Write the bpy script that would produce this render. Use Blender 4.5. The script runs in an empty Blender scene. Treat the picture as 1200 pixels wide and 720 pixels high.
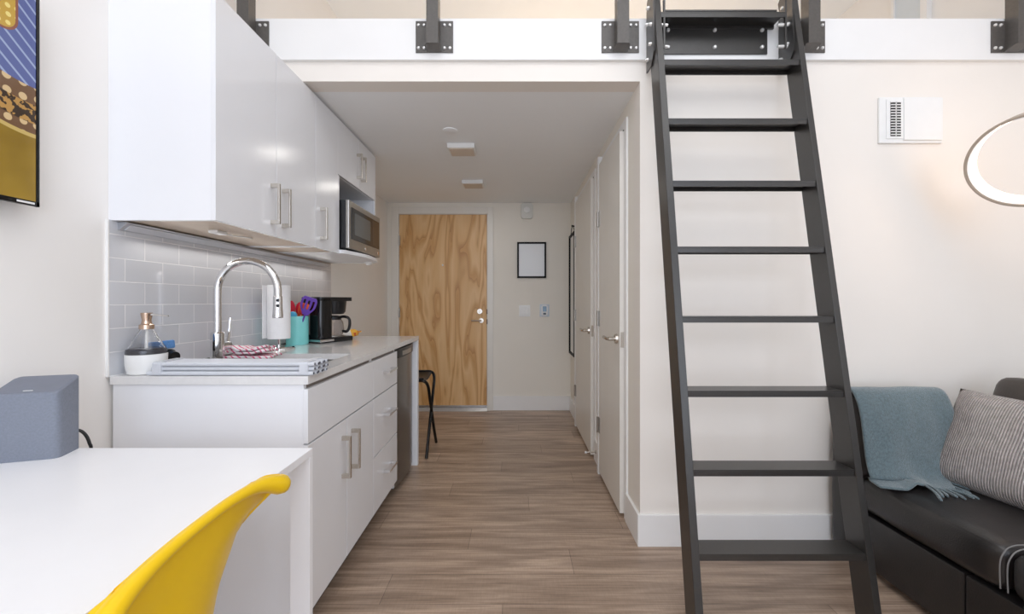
import bpy, bmesh, math, random
from mathutils import Vector, Matrix, noise
PI = math.pi
R = math.radians
random.seed(7)
scn = bpy.context.scene
COL = scn.collection

# ------------------------------------------------------------------ helpers
def lin(c):
    c = c / 255.0
    return c / 12.92 if c <= 0.04045 else ((c + 0.055) / 1.055) ** 2.4
def rgb(r, g, b): return (lin(r), lin(g), lin(b), 1.0)

def mat(name, col, rough=0.5, metal=0.0, **kw):
    m = bpy.data.materials.new(name); m.use_nodes = True
    b = m.node_tree.nodes['Principled BSDF']
    b.inputs['Base Color'].default_value = rgb(*col)
    b.inputs['Roughness'].default_value = rough
    b.inputs['Metallic'].default_value = metal
    for k, v in kw.items():
        key = {'coat': 'Coat Weight', 'trans': 'Transmission Weight', 'ior': 'IOR', 'sheen': 'Sheen Weight',
               'spec': 'Specular IOR Level', 'alpha': 'Alpha', 'sss': 'Subsurface Weight'}[k]
        b.inputs[key].default_value = v
    return m
def nodes(m): return m.node_tree.nodes, m.node_tree.links, m.node_tree.nodes['Principled BSDF']

def mottle(m, scale=20, amt=0.06, bump=0.0, stretch=(1, 1, 1), bscale=None, dist=0.002):
    """procedural variation of the base colour and an optional bump"""
    N, L, b = nodes(m)
    tc = N.new('ShaderNodeTexCoord'); mp = N.new('ShaderNodeMapping'); mp.inputs['Scale'].default_value = stretch
    L.new(tc.outputs['Object'], mp.inputs['Vector'])
    n = N.new('ShaderNodeTexNoise'); n.inputs['Scale'].default_value = scale; n.inputs['Detail'].default_value = 6
    L.new(mp.outputs[0], n.inputs['Vector'])
    c = b.inputs['Base Color'].default_value[:]
    r = N.new('ShaderNodeValToRGB')
    r.color_ramp.elements[0].position = 0.3; r.color_ramp.elements[1].position = 0.7
    r.color_ramp.elements[0].color = tuple(x * (1 - amt) for x in c[:3]) + (1,)
    r.color_ramp.elements[1].color = tuple(min(1, x * (1 + amt)) for x in c[:3]) + (1,)
    L.new(n.outputs['Fac'], r.inputs['Fac']); L.new(r.outputs['Color'], b.inputs['Base Color'])
    if bump:
        n2 = N.new('ShaderNodeTexNoise'); n2.inputs['Scale'].default_value = bscale or scale * 4; n2.inputs['Detail'].default_value = 4
        L.new(mp.outputs[0], n2.inputs['Vector'])
        bp = N.new('ShaderNodeBump'); bp.inputs['Strength'].default_value = bump; bp.inputs['Distance'].default_value = dist
        L.new(n2.outputs['Fac'], bp.inputs['Height']); L.new(bp.outputs[0], b.inputs['Normal'])
    return m

# bmesh primitives, all in world coordinates unless a local part is built
def NB(): return bmesh.new()
def box(bm, x0, x1, y0, y1, z0, z1, bev=0.0, seg=2):
    r = bmesh.ops.create_cube(bm, size=1.0)
    vs = r['verts']
    for v in vs:
        v.co = Vector(((x0 + x1) / 2 + v.co.x * (x1 - x0), (y0 + y1) / 2 + v.co.y * (y1 - y0), (z0 + z1) / 2 + v.co.z * (z1 - z0)))
    if bev:
        es = list({e for v in vs for e in v.link_edges})
        bmesh.ops.bevel(bm, geom=es, offset=bev, segments=seg, profile=0.5, affect='EDGES', clamp_overlap=True)
    return bm
def cyl(bm, p0, p1, r0, r1=None, seg=20, caps=True):
    r1 = r0 if r1 is None else r1
    p0, p1 = Vector(p0), Vector(p1); d = p1 - p0
    r = bmesh.ops.create_cone(bm, cap_ends=caps, segments=seg, radius1=r0, radius2=r1, depth=d.length)
    M = Matrix.Translation((p0 + p1) / 2) @ d.to_track_quat('Z', 'Y').to_matrix().to_4x4()
    bmesh.ops.transform(bm, matrix=M, verts=r['verts'])
    return bm
def ball(bm, c, r, sx=1, sy=1, sz=1, u=16, v=10):
    q = bmesh.ops.create_uvsphere(bm, u_segments=u, v_segments=v, radius=r)
    for w in q['verts']: w.co = Vector((c[0] + w.co.x * sx, c[1] + w.co.y * sy, c[2] + w.co.z * sz))
    return bm
def smooth_path(pts, n=8):
    P = [Vector(p) for p in pts]; out = []
    for i in range(len(P) - 1):
        a = P[max(i - 1, 0)]; b = P[i]; c = P[i + 1]; d = P[min(i + 2, len(P) - 1)]
        for k in range(n):
            t = k / n
            out.append(0.5 * ((2 * b) + (c - a) * t + (2 * a - 5 * b + 4 * c - d) * t * t + (3 * b - a - 3 * c + d) * t ** 3))
    out.append(P[-1]); return out
def tube(bm, pts, r, seg=10, closed=False, flat=1.0):
    P = [Vector(p) for p in pts]; n = len(P); rings = []
    rr = r if isinstance(r, (list, tuple)) else [r] * n
    up = None
    for i in range(n):
        if closed: t = (P[(i + 1) % n] - P[i - 1]).normalized()
        else: t = (P[min(i + 1, n - 1)] - P[max(i - 1, 0)]).normalized()
        if up is None:
            up = Vector((0, 0, 1)) if abs(t.z) < 0.9 else Vector((1, 0, 0))
        a = t.cross(up).normalized(); up = a.cross(t).normalized()
        rings.append([bm.verts.new(P[i] + rr[i] * (math.cos(2 * PI * k / seg) * a + flat * math.sin(2 * PI * k / seg) * up)) for k in range(seg)])
    m = n if closed else n - 1
    for i in range(m):
        A, B = rings[i], rings[(i + 1) % n]
        for k in range(seg):
            bm.faces.new((A[k], A[(k + 1) % seg], B[(k + 1) % seg], B[k]))
    if not closed:
        bm.faces.new(rings[0][::-1]); bm.faces.new(rings[-1])
    return bm
def lathe(bm, prof, c=(0, 0, 0), seg=32, cap=True):
    rings = []
    for r, z in prof:
        rings.append([bm.verts.new((c[0] + r * math.cos(2 * PI * k / seg), c[1] + r * math.sin(2 * PI * k / seg), c[2] + z)) for k in range(seg)])
    for A, B in zip(rings, rings[1:]):
        for k in range(seg): bm.faces.new((A[k], A[(k + 1) % seg], B[(k + 1) % seg], B[k]))
    if cap:
        bm.faces.new(rings[0][::-1]); bm.faces.new(rings[-1])
    return bm
def prism(bm, poly, axis, a, b):
    """extrude a 2D polygon along an axis; poly holds the two other coordinates in order"""
    def P(u, v, w): return {'x': (w, u, v), 'y': (u, w, v), 'z': (u, v, w)}[axis]
    A = [bm.verts.new(P(u, v, a)) for u, v in poly]; B = [bm.verts.new(P(u, v, b)) for u, v in poly]
    n = len(poly)
    bm.faces.new(A[::-1]); bm.faces.new(B)
    for i in range(n): bm.faces.new((A[i], A[(i + 1) % n], B[(i + 1) % n], B[i]))
    return bm
def rrect(x0, x1, y0, y1, r, n=6):
    out = []
    for cx, cy, a in ((x1 - r, y1 - r, 0), (x0 + r, y1 - r, 90), (x0 + r, y0 + r, 180), (x1 - r, y0 + r, 270)):
        for k in range(n + 1):
            t = R(a + 90 * k / n); out.append((cx + r * math.cos(t), cy + r * math.sin(t)))
    return out
def grid(bm, f, nu, nv):
    V = [[bm.verts.new(f(i / nu, j / nv)) for j in range(nv + 1)] for i in range(nu + 1)]
    for i in range(nu):
        for j in range(nv): bm.faces.new((V[i][j], V[i + 1][j], V[i + 1][j + 1], V[i][j + 1]))
    return bm

def origin(o):
    p = Vector()
    while o: p += o.location; o = o.parent
    return p
def obj(name, bm, m, parent=None, smooth=35, local=False, label=None, bev=0, at=None):
    me = bpy.data.meshes.new(name)
    bmesh.ops.recalc_face_normals(bm, faces=bm.faces)
    off = Vector(at) if at else Vector()
    if parent is not None and not local: off = origin(parent)
    if off.length: bmesh.ops.translate(bm, verts=bm.verts, vec=-off)
    bm.to_mesh(me); bm.free()
    if smooth:
        me.polygons.foreach_set('use_smooth', [True] * len(me.polygons)); me.set_sharp_from_angle(angle=R(smooth))
    me.materials.append(m)
    o = bpy.data.objects.new(name, me); COL.objects.link(o)
    if parent is not None: o.parent = parent
    elif at: o.location = at
    if label: o['label'] = label
    if smooth == 35:
        md = o.modifiers.new('normals', 'WEIGHTED_NORMAL'); md.keep_sharp = True
    if bev:
        md = o.modifiers.new('bevel', 'BEVEL'); md.width = bev; md.segments = 2; md.limit_method = 'ANGLE'
    return o
def solid(o, t, off=0):
    md = o.modifiers.new('solid', 'SOLIDIFY'); md.thickness = t; md.offset = off; return o
def subsurf(o, l=1):
    md = o.modifiers.new('sub', 'SUBSURF'); md.levels = l; md.render_levels = l; return o
def thing(name, label, cat, loc=(0, 0, 0), group=None, rot=(0, 0, 0)):
    o = bpy.data.objects.new(name, None); COL.objects.link(o); o.location = loc; o.rotation_euler = rot
    o.empty_display_size = 0.05
    o['label'] = label; o['category'] = cat
    if group: o['group'] = group
    return o
def tag(o, label, cat, group=None):
    o['label'] = label; o['category'] = cat
    if group: o['group'] = group
    return o
def struct(name, bm=None, m=None, smooth=0, bev=0, loc=(0, 0, 0)):
    if bm is None:
        o = bpy.data.objects.new(name, None); COL.objects.link(o); o.location = loc
    else: o = obj(name, bm, m, smooth=smooth, bev=bev)
    o['kind'] = 'structure'; return o
def dup(root, loc, label=None):
    def cp(o, par):
        c = o.copy(); COL.objects.link(c); c.parent = par
        for ch in [x for x in o.children]: cp(ch, c)
        return c
    c = cp(root, root.parent); c.location = loc
    if label: c['label'] = label
    return c

# ------------------------------------------------------------------ materials
M = {}
M['wall'] = mottle(mat('wall paint', (243, 240, 236), 0.75), 3, 0.012, 0.05, bscale=160, dist=0.001)
M['wallwarm'] = mottle(mat('lamp-tinted wall paint', (241, 235, 227), 0.75), 3, 0.012, 0.05, bscale=160, dist=0.001)  # wall paint with the lamp's warm light mixed into the colour
M['wallback'] = mottle(mat('hall paint', (241, 236, 226), 0.75), 3, 0.012, 0.05, bscale=160, dist=0.001)
M['ceil'] = mottle(mat('ceiling paint', (250, 252, 253), 0.8), 3, 0.01, 0.05, bscale=120, dist=0.001)
M['trim'] = mottle(mat('trim enamel', (242, 241, 239), 0.4), 6, 0.01)
M['doorp'] = mottle(mat('painted door', (233, 229, 221), 0.33), 6, 0.012)
M['cab'] = mottle(mat('gloss white lacquer', (236, 237, 240), 0.2), 5, 0.008)
M['cabend'] = mottle(mat('white laminate', (240, 241, 244), 0.35), 5, 0.008)
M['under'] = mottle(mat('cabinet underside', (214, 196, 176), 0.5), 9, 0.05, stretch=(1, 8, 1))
M['desk'] = mottle(mat('desk laminate', (243, 243, 245), 0.3), 8, 0.008)
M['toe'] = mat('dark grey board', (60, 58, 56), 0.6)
M['groove'] = mat('finger groove', (122, 112, 104), 0.5)
M['quartz'] = mottle(mat('pale quartz', (226, 225, 224), 0.12, coat=0.2), 60, 0.03)
M['steel'] = mottle(mat('brushed steel', (176, 172, 166), 0.3, 1.0), 30, 0.06, stretch=(1, 1, 12))
M['fridge'] = mottle(mat('dark brushed steel', (128, 124, 120), 0.28, 0.9), 30, 0.05, stretch=(1, 1, 14))
M['nickel'] = mat('satin nickel', (205, 198, 188), 0.25, 1.0)
M['chrome'] = mat('chrome', (225, 225, 226), 0.07, 1.0)
M['alu'] = mottle(mat('aluminium', (196, 198, 202), 0.3, 0.9), 30, 0.04)
M['blackmetal'] = mottle(mat('black powder coat', (42, 40, 38), 0.32, 0.0, spec=0.8), 90, 0.1, 0.06, bscale=500, dist=0.0005)
M['post'] = mottle(mat('grey black post paint', (84, 80, 76), 0.38, 0.0, spec=0.6), 90, 0.1, 0.05, bscale=500, dist=0.0005)
M['black'] = mottle(mat('black plastic', (22, 22, 24), 0.3), 40, 0.1)
M['blackmatte'] = mottle(mat('matte black', (14, 14, 15), 0.55, spec=0.2), 40, 0.1)
M['blackgloss'] = mat('black gloss', (14, 14, 16), 0.1)
M['white'] = mottle(mat('white plastic', (240, 240, 238), 0.35), 30, 0.01)
M['offwhite'] = mottle(mat('off white plastic', (226, 226, 220), 0.45), 30, 0.01)
M['bolt'] = mat('zinc bolt', (238, 238, 236), 0.25, 0.5)
M['rack'] = mottle(mat('blue grey rods', (206, 209, 215), 0.35), 40, 0.03)
M['rackdark'] = mat('rod hollow', (52, 60, 78), 0.5)
M['yellow'] = mottle(mat('yellow polypropylene', (246, 203, 10), 0.35), 12, 0.02)
M['chairleg'] = mottle(mat('beech legs', (205, 170, 125), 0.5), 20, 0.08, stretch=(1, 1, 0.1))
M['boxgrey'] = mottle(mat('slate blue fabric shell', (124, 130, 143), 0.55), 200, 0.08, 0.1, bscale=900, dist=0.0004)
M['boxtop'] = mottle(mat('slate top', (118, 123, 136), 0.45), 40, 0.03)
M['teal'] = mottle(mat('turquoise glaze', (138, 222, 220), 0.2), 20, 0.03)
M['paper'] = mottle(mat('paper towel', (242, 242, 243), 0.9), 60, 0.02, 0.3, bscale=300)
M['sheet'] = mat('paper sheet', (236, 238, 240), 0.3)
M['glass'] = mat('clear glass', (255, 255, 255), 0.02, trans=1.0, ior=1.45)
M['coffeeglass'] = mat('carafe glass', (225, 215, 208), 0.03, trans=0.92, ior=1.4)
M['darkglass'] = mat('smoked glass', (40, 40, 42), 0.06)
M['liquid'] = mat('dark soap', (70, 70, 78), 0.15)
M['gold'] = mat('rose champagne metal', (206, 180, 160), 0.25, 1.0)
M['sponge'] = mottle(mat('blue sponge', (96, 146, 206), 0.9), 120, 0.15, 0.5, bscale=300)
M['mirror'] = mat('mirror', (230, 232, 232), 0.02, 1.0)
M['leather'] = mottle(mat('black leather', (35, 32, 31), 0.34, spec=0.6), 14, 0.2, 0.35, bscale=190, dist=0.0015)
M['leatherbrown'] = mottle(mat('brown black leather', (58, 50, 44), 0.4, spec=0.6), 14, 0.15, 0.35, bscale=190, dist=0.0015)
M['thread'] = mat('seam thread', (120, 118, 116), 0.7)
M['throw'] = mottle(mat('teal wool', (96, 113, 118), 0.95, sheen=0.5), 110, 0.22, 0.9, bscale=260, dist=0.004)
M['red'] = mat('red silicone', (205, 28, 60), 0.4)
M['orange'] = mat('orange silicone', (238, 98, 36), 0.4)
M['lime'] = mat('lime silicone', (205, 222, 40), 0.4)
M['purple'] = mat('purple silicone', (100, 62, 168), 0.4)
M['blue'] = mat('sky blue silicone', (84, 178, 220), 0.4)
M['taupe'] = mat('taupe metal', (190, 176, 160), 0.4, 0.3)

# floor: planks running across the hall
m = mat('oak plank floor', (165, 147, 132), 0.36); M['floor'] = m
N, L, b = nodes(m)
tc = N.new('ShaderNodeTexCoord')
br = N.new('ShaderNodeTexBrick'); br.offset = 0.0; br.inputs['Scale'].default_value = 1
br.inputs['Brick Width'].default_value = 1.22; br.inputs['Row Height'].default_value = 0.178
br.inputs['Mortar Size'].default_value = 0.0012; br.inputs['Mortar Smooth'].default_value = 0.2; br.inputs['Bias'].default_value = 0
br.inputs['Color1'].default_value = rgb(194, 172, 153); br.inputs['Color2'].default_value = rgb(172, 151, 133)
br.inputs['Mortar'].default_value = rgb(122, 106, 94)
# per-plank offset for the grain so that it breaks at the joints
sep = N.new('ShaderNodeSeparateXYZ'); L.new(tc.outputs['Object'], sep.inputs[0])
fl = N.new('ShaderNodeMath'); fl.operation = 'DIVIDE'; fl.inputs[1].default_value = 0.178; L.new(sep.outputs['Y'], fl.inputs[0])
f2 = N.new('ShaderNodeMath'); f2.operation = 'FLOOR'; L.new(fl.outputs[0], f2.inputs[0])
f3 = N.new('ShaderNodeMath'); f3.operation = 'MULTIPLY'; f3.inputs[1].default_value = 7.31; L.new(f2.outputs[0], f3.inputs[0])
cb = N.new('ShaderNodeCombineXYZ'); L.new(sep.outputs['X'], cb.inputs['X']); L.new(sep.outputs['Y'], cb.inputs['Y']); L.new(f3.outputs[0], cb.inputs['Z'])
sh = N.new('ShaderNodeMath'); sh.operation = 'MULTIPLY_ADD'; sh.inputs[1].default_value = 0.4631; L.new(f2.outputs[0], sh.inputs[0]); L.new(sep.outputs['X'], sh.inputs[2])
cbb = N.new('ShaderNodeCombineXYZ'); L.new(sh.outputs[0], cbb.inputs['X']); L.new(sep.outputs['Y'], cbb.inputs['Y']); L.new(cbb.outputs[0], br.inputs['Vector'])
def grain(scale, st, det=8, dist=0.6):
    mp = N.new('ShaderNodeMapping'); mp.inputs['Scale'].default_value = st; L.new(cb.outputs[0], mp.inputs['Vector'])
    n = N.new('ShaderNodeTexNoise'); n.inputs['Scale'].default_value = scale; n.inputs['Detail'].default_value = det; n.inputs['Distortion'].default_value = dist
    L.new(mp.outputs[0], n.inputs['Vector']); return n
def ovl(fac_node, c0, c1, prev, amt, p0=0.35, p1=0.65, mode='MULTIPLY'):
    r = N.new('ShaderNodeValToRGB'); r.color_ramp.elements[0].position = p0; r.color_ramp.elements[1].position = p1
    r.color_ramp.elements[0].color = (*c0, 1); r.color_ramp.elements[1].color = (*c1, 1); L.new(fac_node.outputs['Fac'], r.inputs['Fac'])
    mx = N.new('ShaderNodeMixRGB'); mx.blend_type = mode; mx.inputs['Fac'].default_value = amt
    L.new(prev, mx.inputs['Color1']); L.new(r.outputs['Color'], mx.inputs['Color2']); return mx.outputs['Color']
g1 = grain(2.2, (0.9, 9, 1)); g2 = grain(14, (0.35, 9, 1), 6, 0.2); g3 = grain(60, (3.5, 0.5, 1), 3, 0.0)
c = ovl(g1, (0.55, 0.51, 0.48), (1.15, 1.13, 1.1), br.outputs['Color'], 0.9, 0.32, 0.68)
c = ovl(g2, (0.66, 0.62, 0.6), (1.05, 1.05, 1.05), c, 0.75, 0.32, 0.55)
c = ovl(g3, (0.82, 0.82, 0.82), (1.06, 1.06, 1.06), c, 0.4)
L.new(c, b.inputs['Base Color'])
bp = N.new('ShaderNodeBump'); bp.inputs['Strength'].default_value = 0.15; bp.inputs['Distance'].default_value = 0.002
L.new(g2.outputs['Fac'], bp.inputs['Height']); L.new(bp.outputs[0], b.inputs['Normal'])

# tile: subway tiles on the plane x = const
m = mat('subway tile', (205, 206, 210), 0.13, coat=0.3); M['tile'] = m
N, L, b = nodes(m)
tc = N.new('ShaderNodeTexCoord'); sep = N.new('ShaderNodeSeparateXYZ'); cb = N.new('ShaderNodeCombineXYZ')
L.new(tc.outputs['Object'], sep.inputs[0]); L.new(sep.outputs['Y'], cb.inputs['X']); L.new(sep.outputs['Z'], cb.inputs['Y'])
mp = N.new('ShaderNodeMapping'); mp.inputs['Location'].default_value = (0.03, -0.895, 0); L.new(cb.outputs[0], mp.inputs['Vector'])
br = N.new('ShaderNodeTexBrick'); br.offset = 0.5; br.inputs['Scale'].default_value = 1
br.inputs['Brick Width'].default_value = 0.155; br.inputs['Row Height'].default_value = 0.0775
br.inputs['Mortar Size'].default_value = 0.0021; br.inputs['Mortar Smooth'].default_value = 0.3
br.inputs['Color1'].default_value = rgb(213, 215, 220); br.inputs['Color2'].default_value = rgb(207, 209, 214)
br.inputs['Mortar'].default_value = rgb(240, 240, 242)
L.new(mp.outputs[0], br.inputs['Vector']); L.new(br.outputs['Color'], b.inputs['Base Color'])
bp = N.new('ShaderNodeBump'); bp.inputs['Strength'].default_value = 0.5; bp.inputs['Distance'].default_value = 0.0015; bp.invert = True
L.new(br.outputs['Fac'], bp.inputs['Height']); L.new(bp.outputs[0], b.inputs['Normal'])

# birch plywood door: contour bands of a stretched noise make the flame figure
m = mat('birch veneer', (206, 164, 112), 0.42); M['birch'] = m
N, L, b = nodes(m)
tc = N.new('ShaderNodeTexCoord'); mp = N.new('ShaderNodeMapping'); mp.inputs['Scale'].default_value = (3.2, 1, 0.55)
L.new(tc.outputs['Object'], mp.inputs['Vector'])
n = N.new('ShaderNodeTexNoise'); n.inputs['Scale'].default_value = 1.15; n.inputs['Detail'].default_value = 3.0; n.inputs['Roughness'].default_value = 0.45; n.inputs['Distortion'].default_value = 0.5
L.new(mp.outputs[0], n.inputs['Vector'])
mu = N.new('ShaderNodeMath'); mu.operation = 'MULTIPLY'; mu.inputs[1].default_value = 9; L.new(n.outputs['Fac'], mu.inputs[0])
fr = N.new('ShaderNodeMath'); fr.operation = 'FRACT'; L.new(mu.outputs[0], fr.inputs[0])
rp = N.new('ShaderNodeValToRGB'); e = rp.color_ramp.elements
e[0].position = 0.0; e[0].color = rgb(192, 140, 84); e[1].position = 1.0; e[1].color = rgb(214, 166, 108)
x = e.new(0.16); x.color = rgb(224, 180, 124); x = e.new(0.55); x.color = rgb(233, 194, 142); x = e.new(0.9); x.color = rgb(208, 158, 98)
L.new(fr.outputs[0], rp.inputs['Fac'])
mp2 = N.new('ShaderNodeMapping'); mp2.inputs['Scale'].default_value = (60, 1, 1.2); L.new(tc.outputs['Object'], mp2.inputs['Vector'])
n2 = N.new('ShaderNodeTexNoise'); n2.inputs['Scale'].default_value = 2; n2.inputs['Detail'].default_value = 5; L.new(mp2.outputs[0], n2.inputs['Vector'])
r2 = N.new('ShaderNodeValToRGB'); r2.color_ramp.elements[0].color = (0.72, 0.66, 0.6, 1); r2.color_ramp.elements[1].color = (1.1, 1.1, 1.1, 1)
L.new(n2.outputs['Fac'], r2.inputs['Fac'])
mx = N.new('ShaderNodeMixRGB'); mx.blend_type = 'MULTIPLY'; mx.inputs['Fac'].default_value = 0.45
L.new(rp.outputs['Color'], mx.inputs['Color1']); L.new(r2.outputs['Color'], mx.inputs['Color2']); L.new(mx.outputs['Color'], b.inputs['Base Color'])

# ribbed corduroy (object x is across the ribs)
m = mat('ribbed plush', (172, 158, 151), 0.8, sheen=0.6); M['rib'] = m
N, L, b = nodes(m)
tc = N.new('ShaderNodeTexCoord'); w = N.new('ShaderNodeTexWave'); w.wave_type = 'BANDS'; w.bands_direction = 'X'
w.inputs['Scale'].default_value = 36; w.inputs['Distortion'].default_value = 0.7; w.inputs['Detail'].default_value = 1; w.inputs['Detail Scale'].default_value = 1.5
L.new(tc.outputs['Object'], w.inputs['Vector'])
nn = N.new('ShaderNodeTexNoise'); nn.inputs['Scale'].default_value = 55; nn.inputs['Detail'].default_value = 5; L.new(tc.outputs['Object'], nn.inputs['Vector'])
r = N.new('ShaderNodeValToRGB'); r.color_ramp.elements[0].color = rgb(128, 116, 112); r.color_ramp.elements[1].color = rgb(204, 193, 188)
r.color_ramp.elements[0].position = 0.05; r.color_ramp.elements[1].position = 0.6
L.new(w.outputs['Fac'], r.inputs['Fac'])
r3 = N.new('ShaderNodeValToRGB'); r3.color_ramp.elements[0].color = (0.6, 0.58, 0.57, 1); r3.color_ramp.elements[1].color = (1.15, 1.15, 1.15, 1)
r3.color_ramp.elements[0].position = 0.3; r3.color_ramp.elements[1].position = 0.7; L.new(nn.outputs['Fac'], r3.inputs['Fac'])
mx = N.new('ShaderNodeMixRGB'); mx.blend_type = 'MULTIPLY'; mx.inputs['Fac'].default_value = 0.7
L.new(r.outputs['Color'], mx.inputs['Color1']); L.new(r3.outputs['Color'], mx.inputs['Color2']); L.new(mx.outputs['Color'], b.inputs['Base Color'])
bp = N.new('ShaderNodeBump'); bp.inputs['Strength'].default_value = 0.9; bp.inputs['Distance'].default_value = 0.008
L.new(w.outputs['Fac'], bp.inputs['Height']); L.new(bp.outputs[0], b.inputs['Normal'])

# pink and white striped cloth
m = mat('striped cloth', (240, 225, 230), 0.9); M['cloth'] = m
N, L, b = nodes(m)
tc = N.new('ShaderNodeTexCoord'); w = N.new('ShaderNodeTexWave'); w.bands_direction = 'DIAGONAL'; w.inputs['Scale'].default_value = 22; w.inputs['Distortion'].default_value = 3
L.new(tc.outputs['Object'], w.inputs['Vector'])
r = N.new('ShaderNodeValToRGB'); r.color_ramp.elements[0].color = rgb(222, 96, 136); r.color_ramp.elements[1].color = rgb(246, 238, 240)
r.color_ramp.elements[0].position = 0.08; r.color_ramp.elements[1].position = 0.36
L.new(w.outputs['Fac'], r.inputs['Fac']); L.new(r.outputs['Color'], b.inputs['Base Color'])

# snack bag: white with orange and yellow end
m = mat('printed wrapper', (236, 230, 224), 0.4); M['snack'] = m
N, L, b = nodes(m)
tc = N.new('ShaderNodeTexCoord'); n = N.new('ShaderNodeTexVoronoi'); n.inputs['Scale'].default_value = 45; L.new(tc.outputs['Object'], n.inputs['Vector'])
r = N.new('ShaderNodeValToRGB'); e = r.color_ramp.elements; e[0].color = rgb(206, 92, 40); e[1].color = rgb(238, 182, 60); r.color_ramp.interpolation = 'CONSTANT'; e[1].position = 0.4
L.new(n.outputs['Color'], r.inputs['Fac'])
sep = N.new('ShaderNodeSeparateXYZ'); L.new(tc.outputs['Object'], sep.inputs[0])
gt = N.new('ShaderNodeMath'); gt.operation = 'GREATER_THAN'; gt.inputs[1].default_value = 0.02; L.new(sep.outputs['X'], gt.inputs[0])
mx = N.new('ShaderNodeMixRGB'); mx.inputs['Color1'].default_value = rgb(236, 230, 224); L.new(gt.outputs[0], mx.inputs['Fac']); L.new(r.outputs['Color'], mx.inputs['Color2'])
L.new(mx.outputs['Color'], b.inputs['Base Color'])

def emit(name, col, s):
    m = bpy.data.materials.new(name); m.use_nodes = True; N = m.node_tree.nodes; N.remove(N['Principled BSDF'])
    e = N.new('ShaderNodeEmission'); e.inputs['Color'].default_value = rgb(*col); e.inputs['Strength'].default_value = s
    m.node_tree.links.new(e.outputs[0], N['Material Output'].inputs[0]); return m
M['led'] = emit('lit ring diffuser', (255, 232, 208), 3.2)

# picture on the television screen: a generic night marquee (y across the screen, z up)
m = bpy.data.materials.new('screen picture'); m.use_nodes = True; M['screen'] = m
N, L, b = nodes(m)
b.inputs['Base Color'].default_value = (0.01, 0.01, 0.01, 1); b.inputs['Roughness'].default_value = 0.15
tc = N.new('ShaderNodeTexCoord'); sep = N.new('ShaderNodeSeparateXYZ'); L.new(tc.outputs['Object'], sep.inputs[0])
def math_(op, a, b_=None, c_=None):
    n = N.new('ShaderNodeMath'); n.operation = op
    for i, v in enumerate((a, b_, c_)):
        if v is None: continue
        if isinstance(v, (int, float)): n.inputs[i].default_value = v
        else: L.new(v, n.inputs[i])
    return n.outputs[0]
def mixc(fac, a, b_):
    n = N.new('ShaderNodeMixRGB'); L.new(fac, n.inputs['Fac'])
    for k, v in (('Color1', a), ('Color2', b_)):
        if isinstance(v, tuple): n.inputs[k].default_value = v
        else: L.new(v, n.inputs[k])
    return n.outputs['Color']
Y, Z = sep.outputs['Y'], sep.outputs['Z']      # metres from the lower far corner of the screen (y negative)
stripe = math_('GREATER_THAN', math_('FRACT', math_('MULTIPLY', math_('ADD', Z, math_('MULTIPLY', Y, 0.9)), 28.0)), 0.8)
sky = mixc(stripe, rgb(92, 104, 164), rgb(166, 180, 218))
def spots(scale, thr):
    n = N.new('ShaderNodeTexVoronoi'); n.inputs['Scale'].default_value = scale; n.inputs['Randomness'].default_value = 0.15
    L.new(tc.outputs['Object'], n.inputs['Vector']); return math_('LESS_THAN', n.outputs['Distance'], thr)
ddx = math_('MAXIMUM', math_('SUBTRACT', math_('ABSOLUTE', math_('ADD', Y, 0.13)), 0.055), 0.0)
ddz = math_('MAXIMUM', math_('SUBTRACT', math_('ABSOLUTE', math_('SUBTRACT', Z, 0.53)), 0.08), 0.0)
dist = math_('SQRT', math_('ADD', math_('MULTIPLY', ddx, ddx), math_('MULTIPLY', ddz, ddz)))
sign = mixc(spots(46, 0.28), rgb(206, 166, 66), rgb(250, 228, 140))
c = mixc(math_('LESS_THAN', dist, 0.034), sky, rgb(150, 90, 70))
c = mixc(math_('LESS_THAN', dist, 0.028), c, sign)
arch = math_('SUBTRACT', Z, math_('MULTIPLY', math_('MULTIPLY', Y, Y), 1.6))     # bands sag away from the corner
band = mixc(spots(30, 0.3), rgb(120, 88, 62), rgb(226, 196, 150))
c = mixc(math_('LESS_THAN', arch, 0.30), c, band)
wv = N.new('ShaderNodeTexNoise'); wv.inputs['Scale'].default_value = 60; L.new(tc.outputs['Object'], wv.inputs['Vector'])
orn = mixc(math_('GREATER_THAN', wv.outputs['Fac'], 0.52), rgb(62, 46, 34), rgb(196, 150, 84))
c = mixc(math_('LESS_THAN', arch, 0.255), c, orn)
c = mixc(math_('LESS_THAN', arch, 0.205), c, band)
c = mixc(math_('LESS_THAN', arch, 0.178), c, rgb(212, 184, 112))
wv2 = N.new('ShaderNodeTexNoise'); wv2.inputs['Scale'].default_value = 9; L.new(tc.outputs['Object'], wv2.inputs['Vector'])
c = mixc(math_('LESS_THAN', arch, 0.168), c, mixc(wv2.outputs['Fac'], rgb(128, 98, 26), rgb(182, 148, 52)))
L.new(c, b.inputs['Emission Color']); b.inputs['Emission Strength'].default_value = 0.62

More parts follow.
